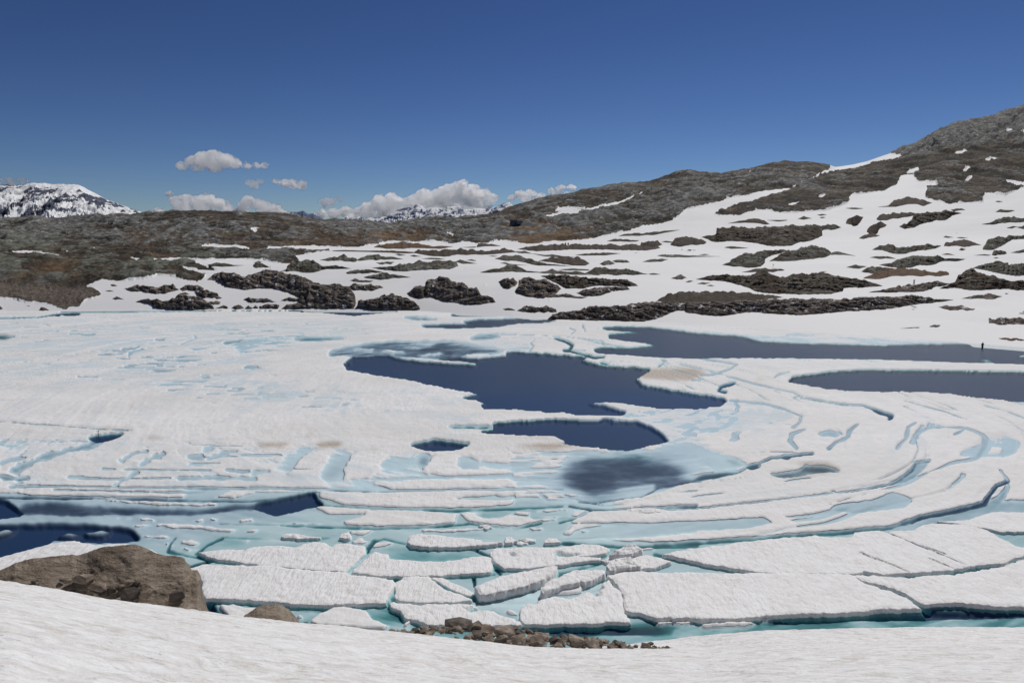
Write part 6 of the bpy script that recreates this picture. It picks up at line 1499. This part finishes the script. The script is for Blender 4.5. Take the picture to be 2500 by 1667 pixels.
def cloud(blobs, Y, dens, label, seed):
    """blobs: (px, py, radius px) lumps of one cumulus"""
    import bmesh
    bm = bmesh.new()
    r = random.Random(seed)
    allb = list(blobs)
    for (x, y, q) in blobs:
        for _ in range(9):
            a = r.uniform(0, math.pi * 1.0); allb.append((x + q * .8 * math.cos(a), y - q * .55 * math.sin(a) + q * .1, q * r.uniform(.18, .5)))
    for (x, y, q) in allb:
        X, YY, Z = at_dist(x, y, Y); rad = q / F * Y
        rr = bmesh.ops.create_icosphere(bm, subdivisions=3, radius=rad)
        bmesh.ops.scale(bm, vec=(1, .8, .78), verts=rr['verts'])
        bmesh.ops.translate(bm, verts=rr['verts'], vec=(float(X), float(YY) + r.uniform(-.4, .4) * rad, float(Z)))
    me = bpy.data.meshes.new('cloud'); bm.to_mesh(me); bm.free()
    o = bpy.data.objects.new('cloud', me); COL.objects.link(o)
    px_m = Y / F
    rm = o.modifiers.new('rm', 'REMESH'); rm.mode = 'VOXEL'; rm.voxel_size = 1.1 * px_m; rm.use_smooth_shade = True
    dgp = bpy.context.evaluated_depsgraph_get()
    me2 = bpy.data.meshes.new_from_object(o.evaluated_get(dgp)); o.modifiers.clear(); o.data = me2
    n = len(me2.vertices); co = np.zeros(n * 3); no = np.zeros(n * 3)
    me2.vertices.foreach_get('co', co); me2.vertices.foreach_get('normal', no); co = co.reshape(-1, 3); no = no.reshape(-1, 3)
    s1 = 9 * px_m
    d = (fbm(co[:, 0] / s1, co[:, 1] / s1, co[:, 2] / s1 * 1.3, o=5, s=seed, g=.65) * 5.0 + fbm(co[:, 0] / s1 * 2.6, co[:, 1] / s1 * 2.6, co[:, 2] / s1 * 3, o=3, s=seed + 3, ridged=True) * 1.3) * px_m
    co = co + no * d[:, None]
    base = co[:, 2].min(); hgt = co[:, 2].max() - base
    co[:, 2] = np.maximum(co[:, 2], base + .10 * hgt * (1 + .6 * fbm(co[:, 0] / s1 / 2, co[:, 1] / s1, o=3, s=seed + 8)))
    me2.vertices.foreach_set('co', co.ravel()); me2.update()
    me2.materials.clear(); me2.materials.append(mat_cloud(dens))
    tag(o, label, 'cloud')
cd = .034
CL = [
 ([(448, 405, 14), (470, 396, 19), (495, 388, 22), (520, 385, 24), (545, 390, 22), (572, 398, 17), (600, 404, 11), (625, 406, 9), (648, 404, 9), (520, 408, 18), (480, 410, 14), (535, 416, 9)], 9000, 'largest cloud, long and white, floating high at the left'),
 ([(605, 446, 9), (618, 450, 12), (635, 444, 9), (622, 458, 7)], 9000, 'small wispy cloud under the right end of the high cloud'),
 ([(675, 443, 8), (695, 447, 12), (715, 449, 15), (735, 452, 13), (742, 460, 7)], 9000, 'small bright cloud right of the wispy one'),
 ([(412, 474, 9), (430, 490, 15), (455, 490, 20), (480, 492, 18), (508, 490, 22), (535, 500, 20), (555, 512, 16), (440, 512, 22), (490, 516, 24), (390, 517, 12), (365, 518, 9), (530, 524, 18)], 11000, 'left half of the cumulus bank on the skyline, above the rocky hill'),
 ([(607, 488, 14), (600, 502, 18), (625, 497, 16), (645, 505, 18), (670, 512, 18), (690, 518, 10), (590, 520, 18), (640, 524, 16), (712, 520, 7)], 10500, 'right half of the cumulus bank on the skyline, with a bright rounded top'),
 ([(788, 494, 10), (805, 493, 13), (825, 488, 8), (795, 502, 9)], 9500, 'small pale cloud puff above the left end of the far range'),
 ([(790, 518, 12), (815, 522, 16), (845, 518, 18), (865, 524, 14), (780, 528, 10), (770, 524, 6)], 12000, 'low cloud left of the middle cumulus, touching the small peak'),
 ([(880, 516, 16), (905, 506, 20), (930, 492, 20), (955, 490, 22), (975, 500, 20), (900, 524, 18), (940, 516, 24), (970, 520, 20)], 11500, 'middle cumulus behind the pointed dark summit'),
 ([(1010, 492, 22), (1035, 480, 22), (1065, 478, 20), (1095, 468, 22), (1125, 458, 22), (1150, 466, 22), (1175, 475, 20), (1200, 484, 16), (1060, 500, 24), (1100, 498, 22), (1140, 492, 18), (1020, 512, 22), (1130, 506, 18), (1133, 444, 8), (1150, 484, 20), (1165, 500, 18), (1110, 484, 22), (1080, 492, 20), (1185, 500, 14)], 11000, 'tallest cumulus towering over the jagged range'),
 ([(1250, 484, 10), (1270, 476, 13), (1295, 474, 14), (1320, 480, 12), (1285, 486, 12), (1310, 490, 10)], 10000, 'rounded cloud just left of the brown hill'),
 ([(1345, 466, 9), (1370, 461, 11), (1395, 459, 11), (1360, 474, 12), (1385, 478, 12)], 10500, 'cloud half hidden behind the brown hill'),
 ([(0, 442, 9), (25, 441, 10), (50, 440, 10), (72, 444, 6), (30, 452, 12)], 9000, 'flat cloud peeping over the snowy mountain at the far left'),
]
for i, (b, Y, lab) in enumerate(CL): cloud(b, Y, cd * (.45 if i in (1, 5, 11) else 1), lab, 40 + i)
